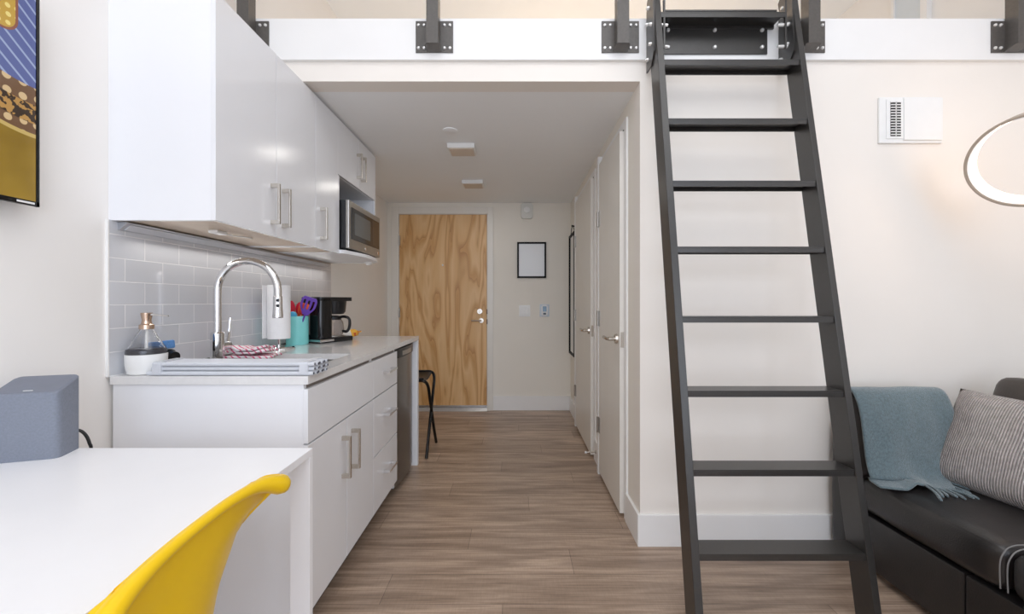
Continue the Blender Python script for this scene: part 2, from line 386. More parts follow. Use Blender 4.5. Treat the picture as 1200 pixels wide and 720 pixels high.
# ------------------------------------------------------------------ room shell
XL, XR = -1.325, 2.42
YW, YE, YF = 1.99, 4.453, -2.6
CX = 0.585                       # hall side of the closet wall
ZC, ZT = 2.165, 3.26
struct('floor', box(NB(), XL - .1, XR + .1, YF - .1, YE + .1, -.1, 0), M['floor'])
struct('wall_left', box(NB(), XL - .1, XL, YF, YE, 0, ZT), M['wall'])
struct('wall_right', box(NB(), XR, XR + .1, YF, YE, 0, ZT), M['wall'])
struct('wall_back', box(NB(), XL - .1, XR + .1, YE, YE + .1, 0, ZT), M['wallback'])
struct('wall_middle', box(NB(), CX, XR, YW, YW + .1, 0, 2.40), M['wallwarm'])
struct('wall_lintel', box(NB(), XL, CX, YW, YW + .1, ZC, 2.40), M['wallwarm'])
struct('wall_corridor', box(NB(), CX, CX + .1, YW + .1, YE, 0, ZC), M['wallback'])
struct('ceiling_corridor', box(NB(), XL, XR, YW + .1, YE, ZC, 2.40), M['ceil'])
struct('ceiling', box(NB(), XL - .1, XR + .1, YF - .1, YE + .1, ZT, ZT + .1), M['ceil'])
struct('trim_1', box(NB(), XL, XR, YW - .02, YW + .08, 2.255, 2.446, 0.002), M['trim'])
# window wall behind the camera
wx0, wx1, wz0, wz1 = -0.95, 2.1, 0.55, 2.95
bm = NB()
box(bm, XL - .1, wx0, YF - .1, YF, 0, ZT); box(bm, wx1, XR + .1, YF - .1, YF, 0, ZT)
box(bm, wx0, wx1, YF - .1, YF, 0, wz0); box(bm, wx0, wx1, YF - .1, YF, wz1, ZT)
struct('wall_front', bm, M['wall'])
w = struct('window_1', loc=(0.575, YF, wz0))
bm = NB()
for x in (wx0, wx0 + (wx1 - wx0) / 3, wx0 + 2 * (wx1 - wx0) / 3, wx1): box(bm, x - .03, x + .03, YF - .08, YF - .02, wz0, wz1, .004)
for z in (wz0, 2.2, wz1): box(bm, wx0, wx1, YF - .075, YF - .025, z - .03, z + .03, .004)
obj('window_frame', bm, M['trim'], w)
obj('pane', box(NB(), wx0, wx1, YF - .055, YF - .049, wz0, wz1), M['glass'], w)
# baseboards
BH = 0.148
struct('baseboard_middle', box(NB(), CX - .014, XR, YW - .014, YW, 0, BH, .002), M['trim'])
struct('baseboard_back', box(NB(), -.222, CX, YE - .014, YE, 0, BH, .002), M['trim'])
bm = NB()
for y0, y1 in ((YW, 2.205), (2.86, 3.075), (3.93, YE - .014)): box(bm, CX - .014, CX, y0, y1, 0, BH, .002)
struct('baseboard_corridor', bm, M['trim'])
struct('baseboard_right', box(NB(), XR - .014, XR, YF, YW - .014, 0, BH, .002), M['trim'])
# tile splash
struct('trim_2', box(NB(), XL, XL + .008, 1.385, 3.06, 0.893, 1.405), M['tile'])
bm = NB(); box(bm, XL, XL + .009, 1.381, 1.3855, 0.893, 1.405)
struct('trim_3', bm, M['trim'])
# closet door high in the loft side wall
d = struct('door_4', loc=(XR, 2.6, 2.40))
obj('door_frame', box(box(NB(), XR - .03, XR, 2.475, 2.515, 2.4, 3.2), XR - .03, XR, 2.69, 2.71, 2.4, 3.2), M['trim'], d)
obj('door_leaf', box(NB(), XR - .02, XR, 2.515, 2.69, 2.4, 3.2), mottle(mat('pale blue panel', (214, 222, 228), 0.4), 6, 0.02), d)

# ------------------------------------------------------------------ doors
def lever(parent, p, out, along, m=M['nickel'], l=.1):
    """lever handle: p on the door face, out = outward unit vector, along = direction of the lever"""
    p, o, a = Vector(p), Vector(out), Vector(along)
    bm = NB(); cyl(bm, p, p + o * .012, .027, .025); cyl(bm, p + o * .012, p + o * .045, .011)
    tube(bm, smooth_path([p + o * .045, p + o * .052 + a * .03, p + o * .048 + a * l], 5), .0095, 10)
    return obj('lever_handle', bm, m, parent)
d = struct('door_1', loc=(-.743, YE, 0))
obj('door_leaf', box(NB(), -1.197, -.289, YE - .012, YE, .045, 2.04), M['birch'], d)
bm = NB()
box(bm, -1.283, -1.203, YE - .02, YE, 0, 2.119, .002); box(bm, -.283, -.222, YE - .02, YE, 0, 2.119, .002)
box(bm, -1.203, -.283, YE - .02, YE, 2.046, 2.119, .002)
obj('door_frame', bm, M['doorp'], d)
obj('threshold', prism(NB(), [(YE - .05, 0), (YE, 0), (YE, .03), (YE - .02, .03)], 'x', -1.2, -.285), M['alu'], d)
obj('door_sweep', box(NB(), -1.197, -.289, YE - .02, YE - .012, .035, .055), M['alu'], d)
lever(d, (-.345, YE - .012, .937), (0, -1, 0), (-1, 0, 0))
bm = NB(); cyl(bm, (-.362, YE - .012, 1.032), (-.362, YE - .026, 1.032), .03, .027); box(bm, -.366, -.358, YE - .042, YE - .026, 1.016, 1.048, .002)
obj('deadbolt', bm, M['nickel'], d)
obj('peephole', cyl(NB(), (-.748, YE - .012, 1.513), (-.748, YE - .018, 1.513), .009), M['nickel'], d)
for z in (1.03, .925):
    obj('strike_plate', box(NB(), -.29, -.2815, YE - .0215, YE - .01, z - .025, z + .025), M['black'], d)
for z in (1.77, 1.02, .28):
    bm = NB(); cyl(bm, (-1.2, YE - .022, z - .05), (-1.2, YE - .022, z + .05), .007); box(bm, -1.203, -1.19, YE - .021, YE - .011, z - .05, z + .05)
    obj('hinge', bm, M['steel'], d)

def closet_door(name, y0, y1, ztop, zl, near_gap):
    d = struct(name, loc=(CX, (y0 + y1) / 2, 0))
    # leaf hung at the far side, a touch open into the hall
    obj('door_leaf', box(NB(), CX - .032, CX - .001, y0, y1, .022, ztop, .0015), M['doorp'], d)
    bm = NB()
    box(bm, CX - .0105, CX, y0 - near_gap - .045, y0 - near_gap, 0, ztop + .055, .0015)
    box(bm, CX - .036, CX, y1 + .004, y1 + .045, 0, ztop + .055, .0015)
    box(bm, CX - .0105, CX, y0 - near_gap, y1 + .004, ztop + .008, ztop + .055, .0015)
    obj('door_frame', bm, M['trim'], d)
    h = lever(d, (CX - .032, y0 + .06, zl), (-1, 0, 0), (0, 1, 0), l=.11)
    obj('latch_plate', box(NB(), CX - .027, CX - .006, y0 - .0012, y0 + .002, zl - .04, zl + .04), M['nickel'], d)
    for z in (ztop - .36, zl + .09, .33):
        bm = NB(); cyl(bm, (CX - .038, y1 + .001, z - .05), (CX - .038, y1 + .001, z + .05), .008)
        box(bm, CX - .0345, CX - .031, y1 - .04, y1, z - .05, z + .05); obj('hinge', bm, M['steel'], d)
    obj('gap_shade_strip', box(NB(), CX - .006, CX, y0 - near_gap, y0, .0, ztop + .008), M['toe'], d)  # dark strip standing in for the shade in the latch-side gap
    obj('head_shade_strip', box(NB(), CX - .012, CX, y0, y1 + .004, ztop + .001, ztop + .008), M['toe'], d)  # dark strip standing in for the shade above the leaf
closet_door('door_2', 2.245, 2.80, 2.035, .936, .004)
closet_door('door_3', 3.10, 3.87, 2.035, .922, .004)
t = thing('door_stop', 'small brass-coloured spring door stop screwed into the hall baseboard between the two white closet doors', 'door stop', (CX - .014, 2.98, .085))
bm = NB(); cyl(bm, (CX - .014, 2.98, .085), (CX - .02, 2.98, .085), .012); cyl(bm, (CX - .02, 2.98, .085), (CX - .082, 2.98, .083), .0045)
obj('rod', bm, M['nickel'], t)
obj('rubber_tip', cyl(NB(), (CX - .082, 2.98, .083), (CX - .095, 2.98, .083), .008), M['white'], t)

# ------------------------------------------------------------------ hall fittings
t = thing('wall_mirror', 'tall narrow black-framed mirror hung on the hall wall past the closet doors', 'mirror', (CX, 4.2, .61))
bm = NB(); y0, y1, z0, z1 = 4.0, 4.37, .61, 1.80
box(bm, CX - .03, CX - .006, y0, y0 + .022, z0, z1, .002); box(bm, CX - .03, CX - .006, y1 - .022, y1, z0, z1, .002)
box(bm, CX - .03, CX - .006, y0 + .022, y1 - .022, z0, z0 + .022, .002); box(bm, CX - .03, CX - .006, y0 + .022, y1 - .022, z1 - .022, z1, .002)
obj('frame', bm, M['blackmatte'], t)
obj('mirror_glass', box(NB(), CX - .022, CX - .016, y0 + .02, y1 - .02, z0 + .02, z1 - .02), M['mirror'], t)
bm = NB(); tube(bm, smooth_path([(CX - .018, 4.02, 1.80), (CX - .03, 4.1, 1.86), (CX - .018, 4.3, 1.80)], 5), .004, 6); cyl(bm, (CX, 4.09, 1.855), (CX - .04, 4.09, 1.862), .008)
obj('hanging_hook', bm, M['black'], t)

t = thing('wall_frame', 'small black frame with a white sheet on the end wall right of the wooden door', 'picture frame', (.178, YE, 1.38))
bm = NB(); x0, x1, z0, z1 = .027, .329, 1.38, 1.754
for a in ((x0, x0 + .018, z0, z1), (x1 - .018, x1, z0, z1)): box(bm, a[0], a[1], YE - .02, YE, a[2], a[3], .001)
for a in ((x0, x1, z0, z0 + .018), (x0, x1, z1 - .018, z1)): box(bm, a[0], a[1], YE - .02, YE, a[2], a[3], .001)
obj('frame', bm, M['blackmatte'], t)
obj('sheet', box(NB(), x0 + .017, x1 - .017, YE - .010, YE - .002, z0 + .017, z1 - .017), M['sheet'], t)
t = thing('alarm_sounder', 'rounded white alarm box high on the end wall touching the hall ceiling', 'alarm', (.128, YE, 1.995))
obj('housing', prism(NB(), rrect(.066, .19, 1.995, 2.16, .03), 'y', YE - .035, YE), M['offwhite'], t, bev=.004)
obj('grille', cyl(NB(), (.128, YE - .041, 2.085), (.128, YE - .035, 2.085), .03, .034), M['white'], t)
t = thing('light_switch', 'white double light switch plate on the end wall below the framed sheet', 'light switch', (.105, YE, .98))
obj('plate', box(NB(), .047, .163, YE - .006, YE, .978, 1.096, .002), M['white'], t)
for x in (.062, .109): obj('rocker', box(NB(), x, x + .038, YE - .012, YE - .006, 1.0, 1.074, .002), M['white'], t)
t = thing('thermostat', 'small pale thermostat with blue-grey display right of the light switch', 'thermostat', (.31, YE, .978))
obj('plate', box(NB(), .262, .362, YE - .008, YE, .978, 1.105, .002), mat('thermostat plate', (206, 216, 226), .35), t)
obj('housing', prism(NB(), rrect(.28, .344, .985, 1.099, .022), 'y', YE - .022, YE - .008), M['white'], t)
obj('display', box(NB(), .292, .332, YE - .024, YE - .022, 1.03, 1.085), mat('display', (120, 150, 176), .2), t)
obj('dial', box(NB(), .297, .327, YE - .027, YE - .022, .998, 1.018, .002), mat('dial', (70, 80, 96), .3), t)

def ceil_light(x0, x1, y0, y1, label):
    t = thing('ceiling_light', label, 'ceiling light', ((x0 + x1) / 2, (y0 + y1) / 2, ZC), 'square ceiling lights in the hall')
    obj('frame', box(NB(), x0, x1, y0, y1, ZC - .03, ZC, .003), M['white'], t)
    obj('diffuser', box(NB(), x0 + .012, x1 - .012, y0 + .012, y1 - .012, ZC - .034, ZC - .03), mottle(mat('diffuser', (222, 208, 192), .5), 20, .01), t)
ceil_light(-.438, -.26, 2.764, 2.93, 'nearer of the two small square white lights on the hall ceiling')
ceil_light(-.446, -.268, 3.60, 3.77, 'farther of the two small square white lights on the hall ceiling, close to the door')
for lx, ly, pw in ((-.349, 2.847, .8), (-.357, 3.685, 1.0)):
    l = bpy.data.lights.new('hall_fill', 'AREA'); l.size = .14; l.energy = pw; l.color = (1, .96, .9)  # fill added to brighten the hall; the ceiling fixtures themselves are off
    o = bpy.data.objects.new('hall_fill', l); COL.objects.link(o); o.location = (lx, ly, ZC - .036)
t = obj('sprinkler_cover', lathe(NB(), [(.044, 0), (.044, -.004), (.03, -.008), (.001, -.009)], (-.386, 2.56, ZC)), M['ceil'])
tag(t, 'flat round white sprinkler cover plate on the hall ceiling before the square lights', 'sprinkler')

# ------------------------------------------------------------------ kitchen base run
FX = -.674          # front faces
BX = -.69           # boxes
CT, CB = .895, .868
def pull_v(parent, x, y, z0, z1, m=M['nickel']):
    bm = NB(); box(bm, x + .028, x + .036, y - .006, y + .006, z0, z1, .0015)
    for z in (z0 + .008, z1 - .008): box(bm, x, x + .03, y - .006, y + .006, z - .008, z + .008, .001)
    return obj('handle', bm, m, parent)
def pull_h(parent, x, z, y0, y1, m=M['nickel']):
    bm = NB(); box(bm, x + .028, x + .036, y0, y1, z - .006, z + .006, .0015)
    for y in (y0 + .008, y1 - .008): box(bm, x, x + .03, y - .008, y + .008, z - .006, z + .006, .001)
    return obj('handle', bm, m, parent)
t = thing('sink_cabinet', 'glossy white sink base cabinet with two doors, nearest in the kitchen run', 'cabinet', (-1.0, 1.72, 0))
bm = NB()
box(bm, XL + .012, BX, 1.395, 1.413, 0, CB); box(bm, XL + .012, BX, 2.02, 2.038, .1, CB)
box(bm, XL + .012, BX, 1.413, 2.02, .1, .118); box(bm, XL + .012, XL + .03, 1.413, 2.02, .118, CB)
obj('carcass', bm, M['cabend'], t)
obj('rail', box(NB(), BX - .02, BX, 1.413, 2.02, .80, CB - .001), M['groove'], t)
obj('toe_kick', box(NB(), -.76, -.745, 1.395, 2.038, 0, .1), M['toe'], t)
obj('false_front', box(NB(), BX, FX, 1.392, 2.039, .674, .852, .001), M['cab'], t)
dr = obj('door', box(NB(), BX, FX, 1.392, 1.714, .112, .668, .001), M['cab'], t); pull_v(dr, FX, 1.667, .448, .612)
dr = obj('door', box(NB(), BX, FX, 1.718, 2.039, .112, .668, .001), M['cab'], t); pull_v(dr, FX, 1.765, .448, .612)
t = thing('drawer_cabinet', 'glossy white base cabinet of three drawers next to the small fridge', 'cabinet', (-1.0, 2.24, 0))
bm = NB(); box(bm, XL + .012, BX, 2.04, 2.058, .1, CB); box(bm, XL + .012, BX, 2.432, 2.45, .07, CB); box(bm, XL + .012, BX, 2.058, 2.432, .1, .118); box(bm, XL + .012, XL + .03, 2.058, 2.432, .118, CB)
obj('carcass', bm, M['cabend'], t)
obj('rail', box(NB(), BX - .02, BX, 2.058, 2.432, .80, CB - .001), M['groove'], t)
obj('toe_kick', box(NB(), -.76, -.745, 2.04, 2.45, 0, .1), M['toe'], t)
for z0, z1 in ((.674, .852), (.390, .668), (.112, .384)):
    dr = obj('drawer', box(NB(), BX, FX, 2.043, 2.448, z0, z1, .001), M['cab'], t)
    zz = {.674: .775, .390: .555, .112: .262}[z0]
    pull_h(dr, FX, zz, 2.19, 2.33, M['chrome'])
# fridge
t = thing('mini_fridge', 'small fridge with dark steel door under the far end of the counter', 'fridge', (-1.0, 2.70, 0))
obj('body', box(NB(), -1.25, -.745, 2.462, 2.93, .03, .855, .004), M['black'], t)
pts = []
for k in range(13):
    y = 2.464 + .464 * k / 12; pts.append((-.700 + .026 * math.sin(PI * (k / 12)) ** .7 - .004, y))
obj('door', prism(NB(), [(-.742, 2.464)] + pts + [(-.742, 2.928)], 'z', .05, .80), M['fridge'], t)
hb = obj('handle_trim', prism(NB(), [(-.742, 2.464)] + [(x + .006, y) for x, y in pts] + [(-.742, 2.928)], 'z', .803, .858), M['black'], t)
bm = NB(); prism(bm, [(x + .0075, y) for x, y in pts[3:9]] + [(x, y) for x, y in pts[3:9]][::-1], 'z', .812, .838)
obj('handle_recess', bm, M['steel'], hb)
for x in (-1.2, -.79):
    for y in (2.5, 2.89): obj('foot', cyl(NB(), (x, y, 0), (x, y, .032), .018), M['black'], t)
o = obj('counter_support_panel', box(NB(), XL + .012, -.672, 2.955, 2.99, 0, CB, .001), M['cabend']); tag(o, 'white upright panel holding the far end of the countertop beyond the fridge', 'panel')
# worktop with a sink opening
bm = NB()
x0, x1, y0, y1 = XL + .008, -.672, 1.388, 2.995
sx0, sx1, sy0, sy1 = -1.17, -.755, 1.475, 1.985
def rect_hole(z):
    o_ = [(x0, y0), (x1, y0), (x1, y1), (x0, y1)]; i_ = rrect(sx0, sx1, sy0, sy1, .03, 4)
    return o_, i_
o_, i_ = rect_hole(CT)
# ring of quads/tris: outer corners matched with the rounded corners of the hole
def plate(z):
    O = [bm.verts.new((x, y, z)) for x, y in [(x1, y1), (x0, y1), (x0, y0), (x1, y0)]]
    I = [bm.verts.new((x, y, z)) for x, y in i_]
    return O, I
Ot, It = plate(CT); Ob, Ib = plate(CB)
n = len(It) // 4
for O, I in ((Ot, It), (Ob, Ib)):
    for q in range(4):
        seg = I[q * n:(q + 1) * n]
        for a_, b_ in zip(seg, seg[1:]): bm.faces.new((O[q], a_, b_))
        nx = I[((q + 1) * n) % len(I)]
        bm.faces.new((O[q], seg[-1], nx, O[(q + 1) % 4]))
for q in range(4): bm.faces.new((Ot[q], Ot[(q + 1) % 4], Ob[(q + 1) % 4], Ob[q]))
for k in range(len(It)): bm.faces.new((It[k], It[(k + 1) % len(It)], Ib[(k + 1) % len(It)], Ib[k]))
o = obj('countertop', bm, M['quartz'], smooth=30); tag(o, 'long pale grey quartz worktop over the kitchen base cabinets', 'countertop')
# sink basin
bm = NB(); pr = [rrect(sx0 - .004, sx1 + .004, sy0 - .004, sy1 + .004, .034, 4), rrect(sx0 + .012, sx1 - .012, sy0 + .012, sy1 - .012, .03, 4)]
A = [bm.verts.new((x, y, CB - .001)) for x, y in pr[0]]; B = [bm.verts.new((x, y, CB - .19)) for x, y in pr[1]]
for k in range(len(A)): bm.faces.new((A[k], A[(k + 1) % len(A)], B[(k + 1) % len(A)], B[k]))
bm.faces.new(B)
t = thing('kitchen_sink', 'steel undermount sink basin set in the pale worktop', 'sink', (-.96, 1.73, CB - .19))
solid(obj('basin', bm, M['steel'], t), .002, -1)
obj('drain', lathe(NB(), [(.045, 0), (.045, .004), (.03, .002), (.001, .002)], (-.98, 1.75, CB - .188)), M['chrome'], t)

# faucet
t = thing('kitchen_faucet', 'tall chrome gooseneck tap with pull-down spray head behind the sink', 'faucet', (-1.2, 1.73, CT))
fx, fy = -1.205, 1.73
obj('body', lathe(NB(), [(.03, 0), (.03, .006), (.0255, .01), (.0255, .115), (.02, .12), (.0165, .121)], (fx, fy, CT)), M['chrome'], t)
ra = .117; zc = 1.303 - ra
P = [(fx, fy, CT + .115), (fx, fy, 1.1)] + [(fx + ra - ra * math.cos(PI * k / 16), fy + .02 * k / 16, zc + ra * math.sin(PI * k / 16)) for k in range(17)] + [(fx + 2 * ra, fy + .02, zc - .03)]
obj('spout', tube(NB(), P, .0145, 14), M['chrome'], t)
hx, hy = fx + 2 * ra, fy + .02
sp = obj('spray_head', lathe(NB(), [(.0145, 0), (.017, -.004), (.0175, -.05), (.020, -.085), (.019, -.09), (.001, -.09)], (hx, hy, zc - .025)), M['chrome'], t)
bm = NB()
for z in (-.018, -.04): ball(bm, (hx + .008, hy - .0155, zc - .025 + z), .007, 1, .5, 1, 10, 6)
obj('buttons', bm, M['black'], sp)
bm = NB(); cyl(bm, (fx, fy + .02, CT + .06), (fx + .005, fy + .062, CT + .06), .019, .017)
tube(bm, [(fx + .004, fy + .056, CT + .07), (fx + .006, fy + .06, CT + .1), (fx + .012, fy + .062, CT + .175)], [.006, .005, .0055], 8)
obj('lever', bm, M['chrome'], t)

# roll-up drying rack: rods along x, folded over itself
t = thing('drying_rack', 'folded roll-up dish rack of blue-grey rods lying on the near corner of the worktop', 'dish rack', (-.93, 1.42, CT))
k = 0; proto = None
for lay in range(3):
    for j in range(6):
        y = 1.402 + j * .0175 + (lay % 2) * .004; z = CT + .0075 + lay * .0148
        xa = -1.205 + lay * .012 + .004 * (j % 2); L_ = .545 - lay * .01
        if proto is None:
            bm = NB(); tube(bm, [(-.27, 0, 0), (.27, 0, 0)], .0068, 10)
            proto = obj('rod', bm, M['rack'], t, local=True); o = proto
        else:
            o = proto.copy(); COL.objects.link(o); o.parent = t
        o.location = Vector((xa + L_ / 2, y, z)) - t.location
        o.scale = (L_ / .54, 1, 1)
bm = NB()
for lay in range(3):
    for j in range(6):
        y = 1.402 + j * .0175 + (lay % 2) * .004; z = CT + .0075 + lay * .0148
        xa = -1.205 + lay * .012 + .004 * (j % 2); xe = xa + .545 - lay * .01
        cyl(bm, (xe - .001, y, z), (xe + .0006, y, z), .0042, seg=10)
obj('rod_ends', bm, M['rackdark'], t)
for xe in (-1.17, -.69):
    obj('edge_strip', prism(NB(), rrect(1.394, 1.502, CT + .0005, CT + .046, .008, 3), 'x', xe - .014, xe + .014), M['rack'], t)

# soap dispenser
sc = (-1.252, 1.452, CT)
t = thing('soap_dispenser', 'glass soap bottle in white sleeve with champagne pump at near end of worktop', 'soap dispenser', sc)
obj('sleeve', lathe(NB(), [(.046, 0), (.051, .002), (.0565, .03), (.0575, .066), (.0545, .067)], sc), M['white'], t)
obj('liquid', lathe(NB(), [(.052, .055), (.0545, .067), (.0535, .08), (.0475, .086), (.01, .0861)], sc), M['liquid'], t)
o = obj('bottle', lathe(NB(), [(.0565, .067), (.0552, .08), (.05, .088), (.04, .107), (.029, .128), (.021, .142), (.018, .15), (.018, .156)], sc, cap=False), M['glass'], t); solid(o, .0025, -1)
obj('dip_tube', cyl(NB(), (sc[0], sc[1], CT + .06), (sc[0], sc[1], CT + .152), .004), M['white'], t)
bm = NB(); lathe(bm, [(.021, .15), (.021, .164), (.015, .168), (.013, .18), (.0165, .2), (.0165, .205), (.001, .206)], sc)
pm = obj('pump', bm, M['gold'], t)
obj('nozzle', tube(NB(), [(sc[0] + .012, sc[1], CT + .199), (sc[0] + .04, sc[1] + .004, CT + .197), (sc[0] + .068, sc[1] + .008, CT + .194)], [.0045, .004, .003], 8), M['chrome'], pm)

# black plug with cord, sponge
t = thing('power_adapter', 'black power adapter plugged in at the tiles with a cord trailing behind the tap', 'power adapter', (-1.27, 1.53, .924))
bm = NB(); box(bm, XL + .008, -1.232, 1.50, 1.56, .924, .966, .012, 3); obj('housing', bm, M['black'], t)
bm = NB(); cyl(bm, (-1.236, 1.53, .944), (-1.212, 1.522, .940), .021, .019, 18); obj('plug', bm, M['black'], t)
obj('cord', tube(NB(), smooth_path([(-1.214, 1.523, .938), (-1.19, 1.545, .918), (-1.165, 1.6, CT + .0045), (-1.19, 1.68, CT + .0045), (-1.275, 1.76, CT + .0045), (-1.285, 2.0, CT + .0045), (-1.292, 2.2, CT + .0045), (-1.297, 2.42, CT + .0045)], 8), .0042, 8), M['black'], t)
bm = NB(); box(bm, -.035, .035, -.022, .022, 0, .03, .005)
o = obj('sponge', bm, M['sponge'], at=None); o.location = (-1.266, 1.53, .9665); o.rotation_euler = (0, R(-6), R(3))
tag(o, 'blue kitchen sponge lying on the black adapter beside the tiles', 'sponge')

# pink cloth
bm = NB()
def cloth(u, v, lay):
    x = -1.235 + .19 * u; y = 1.8 + .13 * v
    r_ = .006 * math.sin(9 * u + 3 * v) * (1 if lay else .3)
    z = CT + .006 + lay * .014 + (.014 * math.exp(-((u - .85) / .2) ** 2) + .012 * math.exp(-((u - .15) / .2) ** 2)) * (lay > 0) * (.6 + .4 * math.sin(5 * v)) + abs(r_) * .8
    return Vector((x + .01 * math.sin(6 * v), y + .008 * math.sin(5 * u + lay), z))
for lay in range(3): grid(bm, lambda u, v: cloth(u * (1 - .08 * lay), v, lay), 18, 12)
o = obj('dish_cloth', bm, M['cloth'], smooth=60); solid(o, .009, 0)
tag(o, 'folded pink and white striped cloth on the worktop beside the tap', 'cloth')

# paper towel stand + roll
tc_ = (-1.215, 2.2, CT)
t = thing('paper_towel_holder', 'chrome paper towel stand with round foot on the worktop by the tap', 'paper towel holder', tc_)
obj('base', lathe(NB(), [(.076, 0), (.076, .006), (.07, .012), (.03, .014), (.01, .02)], tc_), M['chrome'], t)
obj('post', cyl(NB(), (tc_[0], tc_[1], CT + .014), (tc_[0], tc_[1], CT + .335), .009), M['chrome'], t)
bm = NB()
prof = [(.019, .052), (.052, .052), (.0535, .056), (.0535, .322), (.052, .326), (.019, .326), (.019, .052)]
lathe(bm, prof, tc_, 36, cap=False)
P = [(tc_[0] - .0535 * math.cos(a), tc_[1] - .0535 * math.sin(a)) for a in (R(20), R(50), R(80))]
prism(bm, [(tc_[0] - .055, tc_[1] - .01), (tc_[0] - .056, tc_[1] - .052), (tc_[0] - .053, tc_[1] - .052), (tc_[0] - .051, tc_[1] - .01)], 'z', CT + .055, CT + .325)
o = obj('paper_towel_roll', bm, M['paper']); tag(o, 'white paper towel roll upright on the chrome stand', 'paper towel')

# utensil crock
cc = (-1.232, 2.42, CT)
o = obj('utensil_crock', lathe(NB(), [(.001, .004), (.05, .004), (.053, .012), (.053, .155), (.0555, .16), (.0585, .158), (.059, .15), (.059, .008), (.056, 0), (.001, 0)], cc, cap=False), M['teal'])
tag(o, 'turquoise crock full of kitchen utensils on the worktop', 'crock')
def utensil(name, label, cat, m, base, top, headf, hm=None):
    t = thing(name, label, cat, base)
    obj('handle', tube(NB(), [base, Vector(base).lerp(Vector(top), .5), top], [.0055, .005, .0045], 8), m, t)
    obj('head', headf(NB(), Vector(top), (Vector(top) - Vector(base)).normalized()), hm or m, t)
    return t
def paddle(w, l, th=.005, slots=0, face=(0.15, -1, 0)):
    def f(bm, p, d):
        n = Vector(face); n = (n - n.dot(d) * d).normalized(); s = d.cross(n).normalized()
        segs = 10
        cols = []
        nx = 1 if not slots else slots * 2 + 1
        def wd(t): return w * (0.35 + .65 * min(1, t * 2.2)) * (1 if t < .85 else 1 - .25 * (t - .85) / .15)
        for i in range(nx):
            a, b_ = -1 + 2 * i / nx, -1 + 2 * (i + 1) / nx
            rngs = [(0, 1)] if (not slots or i % 2 == 0) else [(0, .3), (.82, 1)]
            for r0, r1 in rngs:
                ring = []
                for k in range(segs + 1):
                    tt = r0 + (r1 - r0) * k / segs
                    q = [p + d * (l * tt) + s * (wd(tt) * .5 * e) + n * (h * th / 2) for e, h in ((a, -1), (b_, -1), (b_, 1), (a, 1))]
                    ring.append([bm.verts.new(v) for v in q])
                for A, B in zip(ring, ring[1:]):
                    for k in range(4): bm.faces.new((A[k], A[(k + 1) % 4], B[(k + 1) % 4], B[k]))
                bm.faces.new(ring[0]); bm.faces.new(ring[-1][::-1])
        return bm
    return f
def spoon(w, l):
    def f(bm, p, d):
        q = bmesh.ops.create_uvsphere(bm, u_segments=14, v_segments=10, radius=.5)
        n = Vector((.15, -1, 0)); n = (n - n.dot(d) * d).normalized(); s = d.cross(n).normalized()
        for v in q['verts']:
            c = v.co.copy(); v.co = p + d * (l * (.5 + c.z)) + s * (w * c.x) + n * (.016 * c.y)
        return bm
    return f
def whisk(w, l):
    def f(bm, p, d):
        n = Vector((.15, -1, 0)); n = (n - n.dot(d) * d).normalized(); s = d.cross(n).normalized()
        for k in range(5):
            a = PI * k / 5; q = math.cos(a) * s + math.sin(a) * n
            P = [p + d * (l * (1 - math.cos(PI * j / 12 * 1)) / 2 * 1 if False else l * math.sin(PI * j / 12)) + q * (w * .5 * (-math.cos(PI * j / 12))) * (.35 + .65 * math.sin(PI * j / 12)) for j in range(13)]
            tube(bm, P, .0016, 6)
        return bm
    return f
b0 = CT + .012
utensil('slotted_turner', 'purple slotted turner leaning right out of the turquoise crock', 'turner', M['purple'], (cc[0] + .0, cc[1] - .02, b0), (cc[0] + .06, cc[1] - .035, CT + .168), paddle(.082, .105, .005, 3, (0.3, -1, 0.1)))
utensil('spatula', 'wide red spatula standing at the left side of the turquoise crock', 'spatula', M['red'], (cc[0] + .01, cc[1] + .01, b0), (cc[0] - .028, cc[1] + .0, CT + .16), paddle(.055, .085, .008))
utensil('serving_spoon', 'red serving spoon in the middle of the turquoise crock behind the whisk', 'spoon', M['red'], (cc[0] - .01, cc[1] + .02, b0), (cc[0] + .0, cc[1] + .026, CT + .165), spoon(.05, .075))
utensil('basting_spoon', 'orange spoon at the back of the turquoise crock', 'spoon', M['orange'], (cc[0] + .0, cc[1] + .025, b0), (cc[0] + .02, cc[1] + .04, CT + .17), spoon(.05, .065))
utensil('balloon_whisk', 'wire whisk with orange loops standing in the turquoise crock', 'whisk', M['orange'], (cc[0] - .02, cc[1] + .0, b0), (cc[0] + .016, cc[1] - .01, CT + .15), whisk(.05, .09))
utensil('scraper', 'lime green scraper slanting out of the left rim of the turquoise crock', 'scraper', M['lime'], (cc[0] + .02, cc[1] - .012, b0), (cc[0] - .026, cc[1] - .046, CT + .145), paddle(.022, .06, .007))
utensil('measuring_spoon', 'sky blue spoon just above the front rim of the turquoise crock', 'spoon', M['blue'], (cc[0] + .006, cc[1] + .014, b0), (cc[0] + .002, cc[1] - .044, CT + .150), spoon(.042, .04))

